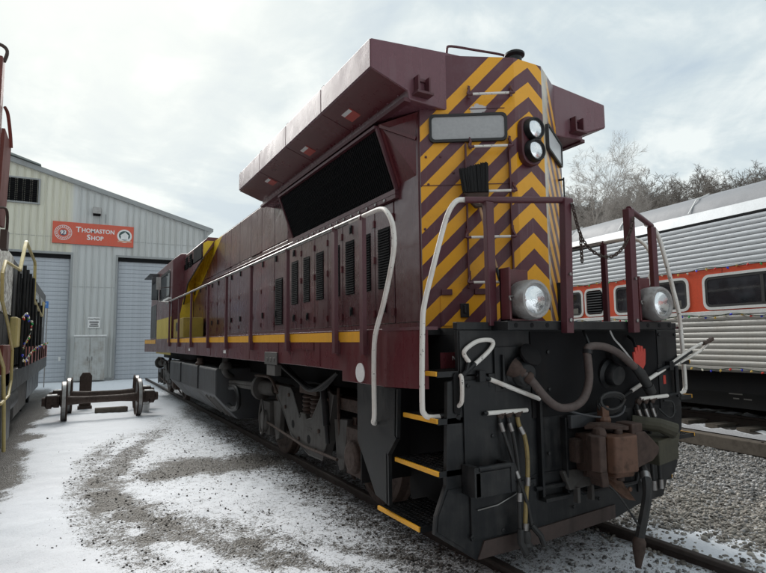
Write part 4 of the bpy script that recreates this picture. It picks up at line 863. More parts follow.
        part(parent, 'hand_brake_pipe', MB().tube(smoothpath([(x(-1.2), yc + 1.9, 1.30), (x(-1.22), yc + 1.5, 1.32), (x(-1.2), yc + 1.1, 1.30), (x(-1.18), yc + .85, 1.1)], 4), .022, 7), rust_d)
    for ax in (-.75, .72): part(parent, 'traction_motor', MB().box(-.68, .68, yc + ax - .5, yc + ax + .5, .30, 1.15), black_m, False, .05)
    for ax in (-1.62, 1.55): part(parent, 'axle', MB().cyl((-.75, yc + ax, .608), (.75, yc + ax, .608), .10, 14).lathe((-.3, yc + ax, .608), (1, 0, 0), [(.3, 0), (.36, .05), (.36, .55), (.3, .6)], 18), black_m)
truck(3.72, L); truck(16.2, L)
# --- overhanging filter box and cab at the far end
FX = 1.22
fb = part(L, 'filter_housing', MB().prism([(-FX, 10.1, 3.84), (-FX, 10.1, 4.24), (-FX + .12, 10.1, 4.36), (FX - .12, 10.1, 4.36), (FX, 10.1, 4.24), (FX, 10.1, 3.84), (.94, 10.1, 4.2), (-.94, 10.1, 4.2)], (0, 2.66, 0)), maroon, False)
py = paint('panel_yellow', (.72, .50, .025), .4, (.3, .2, .05), .5, 2)
part(fb, 'end_paint_panel', MB().prism([(-FX + .005, 10.098, 3.87), (-FX + .005, 10.098, 4.20), (-1.12, 10.098, 4.27), (-.97, 10.098, 4.27)], (0, -.006, 0)), py, False)
A_ = [(10.1, 3.84), (12.1, 3.42), (12.72, 2.9)]; B_ = [(10.5, 4.2), (12.45, 3.66), (12.74, 3.0)]
for sx in (-1, 1):
    sw = MB()
    for (ya, za), (yb, zb), (yc, zc), (yd, zd) in zip(A_[:-1], A_[1:], B_[1:], B_[:-1]): sw.add([(sx * (FX - .002), ya, za), (sx * (FX - .002), yb, zb), (sx * .94, yc, zc), (sx * .94, yd, zd)], [(0, 1, 2, 3)])
    part(fb, 'slanting_panel', sw, py, False)
    part(fb, 'side_plate', MB().prism([(sx * FX, y, z) for y, z in A_] + [(sx * FX, 12.74, 2.92), (sx * FX, 12.74, 4.0), (sx * FX, 10.15, 4.0)], (-sx * .02, 0, 0)), maroon, False)
    part(fb, 'edge_trim', MB().tube([(sx * (FX + .002), y, z) for y, z in A_], .016, 6), truckg)
    part(fb, 'filter_intake', MB().box(sx * FX, sx * (FX + .012), 10.2, 11.3, 3.86, 4.22), louver, False, .004)
    for ya in (11.5, 12.1):
        gr = MB().box(sx * FX, sx * (FX + .008), ya, ya + .4, 3.82, 4.18)
        for k in range(6): gr.box(sx * (FX + .008), sx * (FX + .025), ya + .02, ya + .38, 3.85 + k * .055, 3.86 + k * .055)
        part(fb, 'louvre', gr, louver, False)
cab_ = part(L, 'cab', MB().prism([(-1.52, 12.75, 1.955), (-1.52, 12.75, 4.14), (-1.3, 12.75, 4.33), (1.3, 12.75, 4.33), (1.52, 12.75, 4.14), (1.52, 12.75, 1.955)], (0, 4.9, 0)), maroon, False, .02)
part(cab_, 'cab_end_panel', MB().prism([(-1.10, 12.749, 3.6), (-1.18, 12.749, 3.3), (-1.29, 12.749, 2.68), (-1.36, 12.749, 2.46), (-.96, 12.749, 2.46), (-.96, 12.749, 3.6)], (0, -.006, 0)), py, False)
part(cab_, 'cab_nose', MB().box(-1.3, 1.3, 17.65, 19.0, 1.955, 3.3), maroon, False, .03)
for sx in (-1, 1):
    x = lambda a: a * sx
    wd = MB(); ring(wd, [(a + 14.2, b + 3.52) for a, b in rounded(2.1, .80, .16)], [(a + 14.2, b + 3.52) for a, b in rounded(1.96, .66, .12)], lambda a, b, d: (x(1.518 + d), a, b), .02)
    w_ = part(cab_, 'cab_window', wd, black, False)
    part(w_, 'pane', MB().prism([(x(1.519), a + 14.2, b + 3.52) for a, b in rounded(1.97, .67, .12)], (x(.006), 0, 0)), glassd, False)
    part(cab_, 'window_shade', MB().box(x(1.52), x(1.80), 15.6, 17.3, 4.02, 4.05), black, False, .004)
    part(cab_, 'wind_deflector', MB().box(x(1.53), x(1.75), 15.55, 15.58, 3.2, 3.95), glassd, False)
    part(cab_, 'mirror', MB().tube([(x(1.52), 13.1, 3.4), (x(1.85), 12.9, 3.35), (x(1.85), 12.9, 2.98), (x(1.6), 12.8, 2.95)], .015, 6).box(x(1.80), x(1.92), 12.88, 12.92, 3.3, 3.65), steel, False)
    part(cab_, 'arm_rest', MB().box(x(1.52), x(1.60), 12.85, 14.0, 3.05, 3.10), whitef, False)
    part(cab_, 'cab_band', MB().box(x(1.521), x(1.527), 12.76, 15.9, 1.50, 2.56), paint('cab_yellow' if sx < 0 else 'cab_yellow_far', (.56, .42, .03), .4, (.3, .22, .06), .4, 2), False)
    part(cab_, 'end_grey_panel', MB().box(x(1.521), x(1.528), 16.1, 17.6, 2.0, 3.1), tankg, False)
    part(cab_, 'far_stripe', MB().box(x(1.552), x(1.557), 15.95, 19.1, 1.80, 1.93), yellow, False)
    bt = part(L, 'battery_box', MB().box(x(1.02), x(1.50), 10.9, 12.5, 1.96, 2.46), paint('box_yellow' if sx < 0 else 'box_yellow_far', (.36, .25, .03), .5, (.14, .10, .05), .7, 4), False, .01)
    part(bt, 'marker_lamp', MB().box(x(1.5), x(1.512), 11.6, 12.0, 2.14, 2.36).box(x(1.512), x(1.516), 11.72, 11.88, 2.2, 2.30), black, False)
part(cab_, 'exhaust_stack', MB().box(-.3, .3, 10.5, 11.2, 4.3, 4.42), black, False, .01)

# broom hung head-up on the ladder
br = thing('broom', 'push broom with black bristles hung head up on the striped end ladder', 'broom', tuple(F(.40, 2.2, .14)))
o_ = V(br.location)
fz = lambda u, z, d=.14: F(u, z, d) - o_
part(br, 'handle', MB().tube([fz(.385, 3.09), fz(.30, 2.72), fz(.17, 2.22)], .013, 8), wood)
part(br, 'handle_tape', MB().tube([fz(.245, 2.50), fz(.215, 2.38)], .016, 8), black)
part(br, 'head', MB().prism([fz(.53, 3.20, .10), fz(.29, 3.20, .10), fz(.31, 3.12, .10), fz(.36, 3.06, .10), fz(.42, 3.06, .10), fz(.48, 3.13, .10)], NF * .07), rust, False, .01)
bm_ = MB()
for k in range(240):
    t = rng.random(); d = .095 + .085 * rng.random(); u0_ = .525 - .225 * t; bm_.bar(fz(u0_, 3.20, d), fz(.55 - .25 * t + .02 * (rng.random() - .5), 3.40 + .06 * t + .03 * rng.random(), d), .009, .009)
bm_.prism([fz(.525, 3.2, .10), fz(.30, 3.2, .10), fz(.31, 3.42, .10), fz(.54, 3.37, .10)], NF * .07)
q_ = part(br, 'bristles', bm_, bristle, False); q_['kind'] = 'stuff'

# ------------------------------------------------------------------ engine shed
SY = 27.3
shop = thing('engine_shed', 'pale ribbed metal engine shed with two blue grey roller doors', 'building', (-3, SY, 0))
SX = V((-3, SY, 0))
class WB(MB):                                     # shed meshes are written in world numbers
    def mesh(s, name, mat, smooth=True, off=(0, 0, 0)): return MB.mesh(s, name, mat, smooth, V(off) + SX)
roof_z = lambda x: 10.55 - (x + 6.95) * .286 if x > -6.95 else 10.55 + (x + 6.95) * .286
WX0, WX1 = -16.4, 2.3
doors = [(-8.3, -4.2), (-2.12, .75)]
def wall_panels():
    x = WX0
    while x < WX1 - .05:
        x1 = min(x + .9, WX1); segs = []
        # split the strip by the door openings
        cuts = sorted({x, x1, *[d for dd in doors for d in dd if x < d < x1]})
        mbp = WB()
        for a, b in zip(cuts[:-1], cuts[1:]):
            z0 = 6.17 if any(d0 <= a + 1e-4 and b <= d1 + 1e-4 for d0, d1 in doors) else .12
            za, zb = roof_z(a) - .06, roof_z(b) - .06
            pts = [a, b]
            if a < -6.95 < b: pts = [a, -6.95, b]
            for p, q in zip(pts[:-1], pts[1:]):
                mbp.prism([(p, SY, z0), (q, SY, z0), (q, SY, roof_z(q) - .06), (p, SY, roof_z(p) - .06)], (0, .05, 0))
            k = math.ceil(a / .3) * .3
            while k < b - .02:
                if k > a + .02:
                    for s_ in (0, .075): mbp.prism([(k + s_ - .018, SY - .001, z0), (k + s_ - .008, SY - .034, z0), (k + s_ + .008, SY - .034, z0), (k + s_ + .018, SY - .001, z0)], (0, 0, roof_z(k + .04) - .09 - z0))
                k += .3
        part(shop, 'wall_panel', mbp, wallm, False); x = x1
wall_panels()
part(shop, 'side_wall', WB().box(WX1 - .05, WX1, SY + .05, SY + 40, .0, 7.85), wallm, False)
part(shop, 'roof', WB().prism([(WX0 - .2, SY - .12, roof_z(WX0) - .05), (-6.95, SY - .12, 10.58), (WX1 + .25, SY - .12, roof_z(WX1 + .25) + .02), (WX1 + .25, SY - .12, roof_z(WX1 + .25) + .16), (-6.95, SY - .12, 10.74), (WX0 - .2, SY - .12, roof_z(WX0) + .1)], (0, 40, 0)), roofm, False)
part(shop, 'rake_trim', WB().bar((-6.95, SY - .14, 10.60), (WX1 + .22, SY - .14, roof_z(WX1 + .22) + .05), .06, .22, (0, 0, 1)).bar((-6.95, SY - .14, 10.60), (WX0, SY - .14, roof_z(WX0) + .05), .06, .22, (0, 0, 1)), trimm, False)
part(shop, 'ridge_cap', WB().prism([(-8.0, SY - .3, 10.5), (-6.95, SY - .3, 10.86), (-5.6, SY - .3, 10.42), (-5.6, SY - .3, 10.36), (-6.95, SY - .3, 10.76), (-8.0, SY - .3, 10.44)], (0, 40.3, 0)), roofm, False)
part(shop, 'base_strip', WB().box(-4.2, -2.12, SY - .04, SY + .05, 0, .13).box(.75, WX1, SY - .04, SY + .05, 0, .13), trimm, False)
for d0, d1 in doors:
    rd = part(shop, 'roller_door', WB().box(d0, d1, SY + .18, SY + .22, .02, 6.17), doorm, False)
    z = .04
    slat_me = WB().prism([(d0 + .05, SY + .18, 0), (d0 + .05, SY + .155, .015), (d0 + .05, SY + .15, .10), (d0 + .05, SY + .155, .185), (d0 + .05, SY + .18, .20)], (d1 - d0 - .1, 0, 0)).mesh('door_slat', doorm, False)
    while z < 6.1: link('door_slat', slat_me, rd, (0, 0, z)); z += .205
    part(shop, 'door_frame', WB().box(d0 - .10, d0, SY - .045, SY + .2, 0, 6.27).box(d1, d1 + .10, SY - .045, SY + .2, 0, 6.27).box(d0, d1, SY - .045, SY + .02, 6.17, 6.27), trimm, False)
    part(shop, 'door_header', WB().box(d0, d1, SY + .06, SY + .17, 5.98, 6.168), black_m, False)
vn = part(shop, 'wall_vent', WB().box(-7.05, -5.66, SY - .02, SY + .02, 8.57, 9.68), louver, False)
for k in range(11): part(vn, 'vent_blade', WB().prism([(-7.0, SY - .03, 8.62 + k * .096), (-7.0, SY - .09, 8.60 + k * .096), (-7.0, SY - .09, 8.62 + k * .096), (-7.0, SY - .03, 8.68 + k * .096)], (1.29, 0, 0)), louver, False)
part(vn, 'vent_frame', WB().box(-7.12, -7.05, SY - .11, SY, 8.5, 9.75).box(-5.66, -5.59, SY - .11, SY, 8.5, 9.75).box(-7.05, -5.66, SY - .11, SY, 9.68, 9.75).box(-7.05, -5.66, SY - .11, SY, 8.5, 8.57), trimm, False)
part(shop, 'conduit', WB().tube([(-2.75, SY - .06, 8.3), (-2.75, SY - .06, 7.85)], .02, 6), trimm)
part(shop, 'downspout', WB().box(WX1 - .22, WX1 - .10, SY - .14, SY - .04, .2, 7.9), trimm, False, .01)
part(shop, 'girt_screws', WB().bar((-4.1, SY - .004, 4.6), (-2.2, SY - .004, 4.6), .03, .008).bar((WX0, SY - .004, 7.0), (WX1, SY - .004, 7.0), .03, .008), trimm, False)
part(shop, 'door_patch', WB().box(-4.55, -4.45, SY + .13, SY + .148, 1.0, 1.2), whitef, False)

sg = thing('shop_sign', 'red sign board lettered Thomaston Shop with two round emblems on the shed wall', 'sign', (-3.23, SY - .04, 6.69))
o_ = V(sg.location)
part(sg, 'board', MB().box(-1.79, 1.79, -.06, -.0, 0, 1.07), signred, False, .008)
def scaps(body, big, small, x0, x1, cz):
    """small capitals: larger first letter, fitted between x0 and x1"""
    a = text_part(sg, 'lettering', body[0], big, whitef, (x0, -.064, cz), (1, 0, 0), (0, 0, 1), .010, .003, 'LEFT')
    wv = max(v.co.x for v in a.data.vertices) + .02
    b = text_part(sg, 'lettering', body[1:], small, whitef, (wv, -.064, cz - .022), (1, 0, 0), (0, 0, 1), .008, .003, 'LEFT')
    k = (x1 - wv) / (max(v.co.x for v in b.data.vertices) - wv)
    b.data.transform(Matrix.Translation((wv, 0, 0)) @ Matrix.Scale(k, 4, (1, 0, 0)) @ Matrix.Translation((-wv, 0, 0)))
scaps('THOMASTON', .36, .29, -.80, .90, .72); scaps('SHOP', .36, .29, -.32, .42, .36)
def disc(mbx, cx, cz, rx, rz_, y0, y1, n=32):
    return mbx.prism([(cx + rx * math.cos(2 * PI * k / n), y0, cz + rz_ * math.sin(2 * PI * k / n)) for k in range(n)], (0, y1 - y0, 0))
e1 = MB(); n_ = 40
for ra, rb in ((.37, .345), (.25, .23)): ring(e1, [(ra * math.cos(2 * PI * k / n_), ra * math.sin(2 * PI * k / n_)) for k in range(n_)], [(rb * math.cos(2 * PI * k / n_), rb * math.sin(2 * PI * k / n_)) for k in range(n_)], lambda a, b, d: (-1.33 + a, -.062 - d, .53 + b), .004)
for k in range(22):
    a = 2 * PI * k / 22; e1.bar((-1.33 + .27 * math.cos(a), -.063, .53 + .27 * math.sin(a)), (-1.33 + .325 * math.cos(a), -.063, .53 + .325 * math.sin(a)), .035, .004, (0, 1, 0))
em1 = part(sg, 'railroad_emblem', e1, whitef, False)
part(em1, 'emblem_centre', disc(MB(), -1.33, .53, .15, .15, -.061, -.064), paint('emblem_blue', (.10, .07, .11), .5, (.2, .1, .1), .2, 5, 0, 0), False)
text_part(em1, 'emblem_number', '93', .26, whitef, (-1.33, -.068, .53), (1, 0, 0), (0, 0, 1), .008, .002)
em2 = part(sg, 'museum_emblem', disc(MB(), 1.37, .56, .34, .34, -.06, -.065), whitef, False)
part(em2, 'emblem_field', disc(MB(), 1.37, .58, .26, .24, -.066, -.069), signgreen, False)
part(em2, 'emblem_front', MB().prism([(1.20, -.0695, .38), (1.54, -.0695, .38), (1.54, -.0695, .58), (1.58, -.0695, .58), (1.40, -.0695, .77), (1.16, -.0695, .58), (1.20, -.0695, .58)], (0, -.003, 0)), whitef, False)
part(em2, 'emblem_ribbon', MB().box(1.06, 1.70, -.066, -.060, .25, .32), paint('ribbon', (.6, .35, .24), .5, (.5, .25, .16), .3, 9, 0, 0), False)

lm = thing('wall_lamp', 'small grey floodlight box fixed above the red sign', 'lamp', (-3.15, SY - .04, 8.16))
part(lm, 'lamp_body', MB().box(-.19, .19, -.28, 0, .08, .42), lampg, False, .02); part(lm, 'lamp_glass', MB().prism([(-.17, -.279, .07), (.17, -.279, .07), (.17, -.02, .02), (-.17, -.02, .02)], (0, 0, .05)), louver, False); part(lm, 'conduit', MB().tube([(.12, -.02, .05), (.13, -.02, -.4)], .015, 6), trimm)
cb = thing('electrical_cabinet', 'stained grey metal cabinet standing between the two roller doors', 'cabinet', (-3.23, SY - .05, 0))
part(cb, 'cabinet_body', MB().box(-.66, .66, -.55, 0, .06, 2.16), cabm, False, .015); part(cb, 'cabinet_top', MB().box(-.70, .70, -.6, 0, 2.16, 2.24), whitef, False, .01)
for a, b in ((-.64, -.01), (.01, .64)): d_ = part(cb, 'cabinet_door', MB().box(a, b, -.57, -.55, .12, 2.12), cabm, False, .006); part(d_, 'handle', MB().box(b - .1 if a < 0 else a + .06, b - .06 if a < 0 else a + .1, -.60, -.57, 1.0, 1.2), steel, False)
nt = thing('notice_sign', 'small white notice fixed to the wall above the grey cabinet', 'sign', (-3.09, SY - .04, 2.58))
part(nt, 'notice_plate', MB().box(-.28, .28, -.02, 0, 0, .54), whitef, False)
text_part(nt, 'notice_heading', 'CAUTION', .11, louver, (0, -.022, .43), (1, 0, 0), (0, 0, 1), .002, .001)
part(nt, 'notice_lines', MB().box(-.2, .2, -.023, -.02, .26, .31).box(-.16, .17, -.023, -.02, .17, .215).box(-.2, .2, -.023, -.02, .07, .115), louver, False)
bs = thing('blue_flag_sign', 'small tilted blue sign beside the black locomotive cab', 'sign', (-5.15, 24.2, 3.35))
part(bs, 'plate', MB().prism([(-.24, 0, .06), (.24, 0, 0), (.24, 0, .30), (-.24, 0, .36)], (0, .02, 0)), bluem, False); part(bs, 'lettering_bar', MB().prism([(-.16, -.004, .20), (.16, -.004, .16), (.16, -.004, .22), (-.16, -.004, .26)], (0, .004, 0)), bluew, False)
part(bs, 'staff', MB().cyl((.20, .03, -3.35), (.20, .03, .3), .02, 8), steel)

# ------------------------------------------------------------------ wheelsets lying on the snow
def wheelset(label, loc, rz):
    t = thing('wheelset', label, 'wheelset', loc, rz, 'spare wheelsets in front of the shed')
    R = .49
    part(t, 'axle', MB().lathe((-.85, 0, R), (1, 0, 0), [(.095, 0), (.11, .1), (.085, .45), (.085, 1.25), (.11, 1.6), (.095, 1.7)], 20), rust_d)
    for sx in (-1, 1):
        w = part(t, 'wheel', wheel_mb(sx * .80, 0, sx, R - .028, R), rust); 
        part(w, 'tread', MB().lathe((sx * .80, 0, R), (sx, 0, 0), [(R - .025, -.005), (R - .0245, .07)], 40), steel)
        bx = part(t, 'journal_bearing', MB().lathe((sx * .91, 0, R), (sx, 0, 0), [(.09, 0), (.15, .02), (.15, .12), (.13, .16), (.17, .18), (.17, .28), (.11, .31), (.10, .38)], 20), rust)
        part(bx, 'bearing_adapter', MB().box(sx * .96, sx * 1.20, -.16, .16, R - .06, R + .14), rust_d, False, .02)
        part(bx, 'snow_cap', MB().box(sx * .97, sx * 1.19, -.14, .14, R + .135, R + .165), whitef, False, .015)
    return t
w1 = wheelset('nearer rusty railway wheelset lying on the snow before the shed', (-3.17, 12.25, -.02), .02)
w2 = dup(w1, (-3.08, 13.9, -.03), -.02, 'farther rusty railway wheelset partly hidden behind the nearer one')
bp = thing('bearing_frame', 'upright rusty plate standing behind the left wheels of the wheelsets', 'plate', (-3.52, 14.6, 0))
part(bp, 'plate', MB().prism([(-.15, 0, .0), (.15, 0, .0), (.16, 0, .92), (.10, 0, 1.02), (-.08, 0, 1.02), (-.15, 0, .9)], (0, .12, 0)), rust_d, False, .02); part(bp, 'foot', MB().box(-.18, .18, -.12, .22, 0, .08), rust_d, False, .01)
wh = MB().prism([(-.11, 0, .0), (.11, 0, .0), (.11, 0, .16), (.05, 0, .24), (-.06, 0, .24), (-.11, 0, .15)], (0, .2, 0))
wb_ = thing('timber_block', 'dark wooden block lying on the snow between the wheelsets', 'block', (-2.95, 13.3, 0)); part(wb_, 'block', MB().box(-.35, .4, -.1, .1, 0, .14), timber, False, .01); part(wb_, 'end_cap', MB().box(.4, .44, -.09, .09, .01, .13), rust_d, False)
pb = thing('white_bucket', 'white plastic bucket standing beside the right wheel of the nearer wheelset', 'bucket', (-2.12, 12.95, 0))
part(pb, 'tub', MB().lathe((0, 0, 0), (0, 0, 1), [(.11, 0), (.14, .34), (.148, .35), (.148, .38), (.13, .38), (.10, .03)], 20), whitef); part(pb, 'bail', MB().tube(smoothpath([(-.145, 0, .33), (-.13, -.1, .24), (0, -.15, .2), (.13, -.1, .24), (.145, 0, .33)], 4), .005, 5), steel)

# ------------------------------------------------------------------ black locomotive on the left track
LL = thing('switcher_locomotive', 'black locomotive with yellow handrails and mottled hood at the left edge', 'locomotive', (-6.2, 12, 0))
LO = V((-6.2, 12, 0))
class LB(MB):
    def mesh(s, name, mat, smooth=True, off=(0, 0, 0)): return MB.mesh(s, name, mat, smooth, V(off) + LO)
part(LL, 'frame', LB().box(-7.7, -4.70, 4.9, 19.5, 1.05, 1.42), black, False, .02)
hd = part(LL, 'hood', LB().prism([(-7.45, 5.0, 1.42), (-7.45, 5.0, 3.3), (-7.1, 5.0, 3.52), (-5.1, 5.0, 3.52), (-4.82, 5.0, 3.40), (-4.82, 5.0, 1.42)], (0, 6.2, 0)), black, False, .02)
for k in range(3): part(hd, 'hood_panel', LB().box(-4.81, -4.795, 5.02 + k * 1.08, 6.07 + k * 1.08, 2.36, 3.38), mottm, False, .006)
for k in range(3): part(hd, 'hood_door', LB().box(-4.81, -4.795, 8.35 + k * .95, 9.25 + k * .95, 1.5, 3.3), black, False, .006)
for k in range(3): part(hd, 'lower_panel', LB().box(-4.81, -4.795, 5.02 + k * 1.08, 6.07 + k * 1.08, 1.5, 2.32), black_m, False, .006)
cb2 = part(LL, 'cab', LB().prism([(-7.6, 11.4, 1.42), (-7.6, 11.4, 3.3), (-7.2, 11.4, 3.62), (-5.2, 11.4, 3.62), (-4.72, 11.4, 3.42), (-4.72, 11.4, 1.42)], (0, 6.2, 0)), black, False, .03)
for a in (12.2, 14.6): w_ = part(cb2, 'cab_window', LB().box(-4.72, -4.705, a, a + 1.7, 2.35, 3.15), steel, False, .004); part(w_, 'pane', LB().box(-4.706, -4.698, a + .08, a + 1.62, 2.43, 3.07), paint('pale_pane', (.25, .27, .28), .12, (.2, .2, .2), .3, 2, 0, 0) if a < 13 else glassd, False)
part(LL, 'end_hood', LB().box(-7.2, -4.9, 17.6, 19.3, 1.42, 2.9), black, False, .03)
for yy in (8.7, 9.4, 10.1, 11.0, 12.0, 13.2, 14.4): part(LL, 'stanchion', LB().cyl((-4.66, yy, 1.42), (-4.66, yy, 2.9 if yy > 11 else 3.3), .03, 8), black)
part(LL, 'handrail', LB().tube(smoothpath([(-4.65, 7.66, 3.1), (-4.65, 8.5, 3.70)], 3) + [V((-4.65, 8.6, 3.73)), V((-4.65, 10.9, 3.66)), V((-4.65, 11.05, 3.6)), V((-4.65, 11.24, 2.84)), V((-4.65, 14.6, 2.6)), V((-4.65, 15.0, 3.02))], .03, 8), cream)
part(LL, 'step_handrail', LB().tube([(-4.65, 7.66, 3.1), (-4.65, 5.6, 2.98), (-4.65, 5.32, 2.78), (-4.65, 5.44, 2.44), (-4.65, 6.3, 2.14), (-4.65, 7.1, 1.77), (-4.65, 7.13, 1.3), (-4.65, 6.81, 1.08), (-4.65, 5.82, 1.05)], .022, 8), cream)
part(LL, 'step_post', LB().tube([(-4.65, 5.0, 1.9), (-4.65, 6.0, 1.55), (-4.65, 6.3, 1.0), (-4.65, 6.6, .3)], .025, 8), cream)
part(LL, 'ladder_plate', LB().box(-4.74, -4.68, 5.2, 7.6, .35, 1.05), black, False, .01)
part(LL, 'battery_cover', LB().box(-4.80, -4.68, 8.1, 8.8, 1.80, 2.33), cream, False, .03)
part(LL, 'fuel_tank', LB().prism([(-7.3, 9.6, .35), (-7.4, 9.6, 1.05), (-4.80, 9.6, 1.05), (-4.80, 9.6, .42), (-5.1, 9.6, .25), (-7.1, 9.6, .25)], (0, 2.9, 0)), truckg, False, .03)
part(LL, 'air_reservoir', LB().cyl((-4.95, 7.6, .85), (-4.95, 9.5, .85), .24, 16), black)
for yy in (6.4, 14.6, 17.0):
    for sx in (-5.1, -7.0): part(LL, 'wheel', LB().lathe((sx, yy, .55), (1, 0, 0), [(.12, -.02), (.40, .02), (.47, .0), (.50, .06), (.53, .10)] if 0 else [(.12, -.02), (.40, .02), (.50, .0), (.50, .08), (.12, .1)], 24), black_m)
for a, b_, z in ((13.4, 18.2, .95), (5.4, 7.4, .85)): part(LL, 'truck_frame', LB().box(-4.98, -4.85, a, b_, .45, z), black, False, .02)
for k in range(9): part(LL, 'vertical_pipe', LB().tube([(-4.72, 8.35 + k * .36, 1.5), (-4.72, 8.35 + k * .36, 3.2 - .05 * (k % 3))], .022, 6), black)
for k in range(6): part(LL, 'tool_box', LB().box(-4.80, -4.66, 12.0 + k * 1.05, 12.8 + k * 1.05, 1.42, 1.72 + .1 * (k % 2)), black if k % 2 else redpost, False, .02)
part(LL, 'step_panel', LB().box(-4.78, -4.70, 6.4, 7.4, 1.2, 1.85), redpost, False, .01)
part(LL, 'sill_rail', LB().box(-4.70, -4.66, 9.5, 18.6, 1.42, 1.80), paint('dull_red_sill', (.30, .06, .045), .5, (.1, .08, .07), .6, 5), False)

def light_string(name, label, path, n, parent=None, r=.022, loc=None, group=None):
    p = smoothpath(path, 6); t = thing(name, label, 'string lights', tuple(p[0]), 0, group); o = V(p[0])
    part(t, 'wire', MB().tube([q - o for q in p], .007, 5), wirem)
    d = [0]
    for a, b in zip(p[:-1], p[1:]): d.append(d[-1] + (b - a).length)
    ks = list(bulbs); ms = {k: MB().lathe((0, 0, 0), (.2, .1, -1), [(.35 * r, 0), (.4 * r, .5 * r), (r, 1.0 * r), (r * .95, 2.0 * r), (.3 * r, 3.0 * r)], 8).mesh('bulb', bulbs[k]) for k in ks}
    for k in range(n):
        s_ = d[-1] * (k + .5) / n; i = max(0, min(len(p) - 2, int(np.searchsorted(d, s_)) - 1)); q = p[i].lerp(p[i + 1], (s_ - d[i]) / max(1e-6, d[i + 1] - d[i]))
        link('bulb', ms[ks[(k * 3 + k // 4) % 5]], t, q - o, (rng.random() * 2 - 1, rng.random() * 2 - 1, 0))
    return t
lp = [(-4.6, 7.9, 2.30), (-4.6, 8.6, 2.42), (-4.6, 9.3, 2.36), (-4.6, 9.9, 2.28), (-4.62, 10.3, 2.1), (-4.62, 9.4, 1.95), (-4.62, 8.6, 1.74), (-4.62, 9.0, 1.55), (-4.62, 10.5, 1.68), (-4.62, 12.5, 1.78), (-4.62, 15, 1.85), (-4.62, 18, 1.9)]
light_string('string_lights', 'tangled coloured lights along the sill of the black left locomotive', lp, 72, r=.02)

# rust red freight car whose corner shows at the left edge of the picture
RC = thing('freight_car', 'rust red freight car corner with ladder at the far left edge', 'freight car', (-6.135, 0, 0))
RO = V((-6.1, 0, 0))
class RB(MB):
    def mesh(s, name, mat, smooth=True, off=(0, 0, 0)): return MB.mesh(s, name, mat, smooth, V(off) + RO)
part(RC, 'body', RB().box(-7.5, -4.60, -9, 3.45, 1.0, 4.60), redpost, False, .02)
part(RC, 'corner_post', RB().box(-4.60, -4.50, 3.3, 3.5, .95, 4.82), redpost, False, .012)
for k in range(9): part(RC, 'side_rib', RB().box(-4.66, -4.60, -7.6 + k * 1.15, -7.5 + k * 1.15, 1.0, 4.5), redpost, False, .008)
part(RC, 'end_ladder', RB().bar((-4.72, 3.62, 1.2), (-4.72, 3.62, 4.2), .03, .06, (0, 1, 0)).bar((-4.95, 3.62, 1.2), (-4.95, 3.62, 4.2), .03, .06, (0, 1, 0)), redpost, False)
for k in range(8): part(RC, 'ladder_rung', RB().tube([(-4.72, 3.65, 1.3 + k * .38), (-4.95, 3.65, 1.3 + k * .38)], .014, 6), redpost)
part(RC, 'corner_strap', RB().tube(smoothpath([(-4.48, 3.48, 4.34), (-4.46, 3.56, 4.30), (-4.44, 3.66, 4.12), (-4.43, 3.70, 3.98)], 4), .018, 6).prism([(-4.47, 3.5, 4.12), (-4.43, 3.72, 4.0), (-4.45, 3.72, 3.1), (-4.49, 3.5, 3.1)], (-.03, 0, 0)), redpost, False)
part(RC, 'grab_iron', RB().tube(smoothpath([(-4.48, 3.4, 3.25), (-4.43, 3.5, 3.27), (-4.42, 3.62, 3.2), (-4.43, 3.7, 3.0)], 4), .014, 6).box(-4.47, -4.41, 3.56, 3.76, 2.86, 3.06), rust_d, True)
part(RC, 'roof_hoop', RB().tube(smoothpath([(-4.50, 3.4, 4.8), (-4.48, 3.42, 4.93), (-4.56, 3.44, 5.0), (-4.8, 3.44, 5.02)], 4), .018, 6), rust_d)
part(RC, 'underframe', RB().box(-7.2, -5.0, -8.5, 2.8, .7, 1.0), black_m, False)
for yy in (-6.5, -4.8, -.2, 1.5):
    for sx in (-5.4, -6.8): part(RC, 'wheel', RB().lathe((sx, yy, .52), (1, 0, 0), [(.12, -.02), (.45, .0), (.45, .1), (.12, .12)], 24), rust_d)
lt = thing('left_railway_track', None, None, (-6.2, 5, 0), kind='structure')
for sx in (-.745, .745): part(lt, 'rail', rail_profile(-16, 22, sx, .07), railside)

# ------------------------------------------------------------------ stainless passenger car on the right
PA = .105
PC = thing('passenger_car', 'stainless fluted passenger car with a red window band on the right track', 'railway carriage', (5.48, 1.26, .30), -PA)
# local: x = into the car, y = along it, z above the rail foot
Y0, Y1 = -8.0, 18.0
prof = [(0, .98), (0, 3.5), (.07, 3.70), (.18, 3.87), (.36, 4.02), (.65, 4.13), (1.05, 4.21), (1.5, 4.24)]
full = prof + [(3.0 - a, b) for a, b in prof[::-1][1:]]
part(PC, 'body', MB().prism([(a + .02, Y0, b) for a, b in full], (0, Y1 - Y0, 0)), roofgrey, True)
part(PC, 'roof_seam', MB().box(-.012, .02, Y0, Y1, 3.485, 3.505).box(2.98, 3.012, Y0, Y1, 3.485, 3.505), black, False)
part(PC, 'eave_strip', MB().prism([(0.0, Y0, 3.505), (-.02, Y0, 3.51), (.05, Y0, 3.70), (.07, Y0, 3.70)], (0, Y1 - Y0, 0)), stain_up, False)
for k in range(7): part(PC, 'roof_panel_joint', MB().bar((.07, -3.6 + k * 1.6, 3.72), (.30, -3.6 + k * 1.6, 4.0), .02, .012, (0, 1, 0)).bar((.30, -3.6 + k * 1.6, 4.0), (.65, -3.6 + k * 1.6, 4.145), .02, .012, (0, 1, 0)), whitef, False)
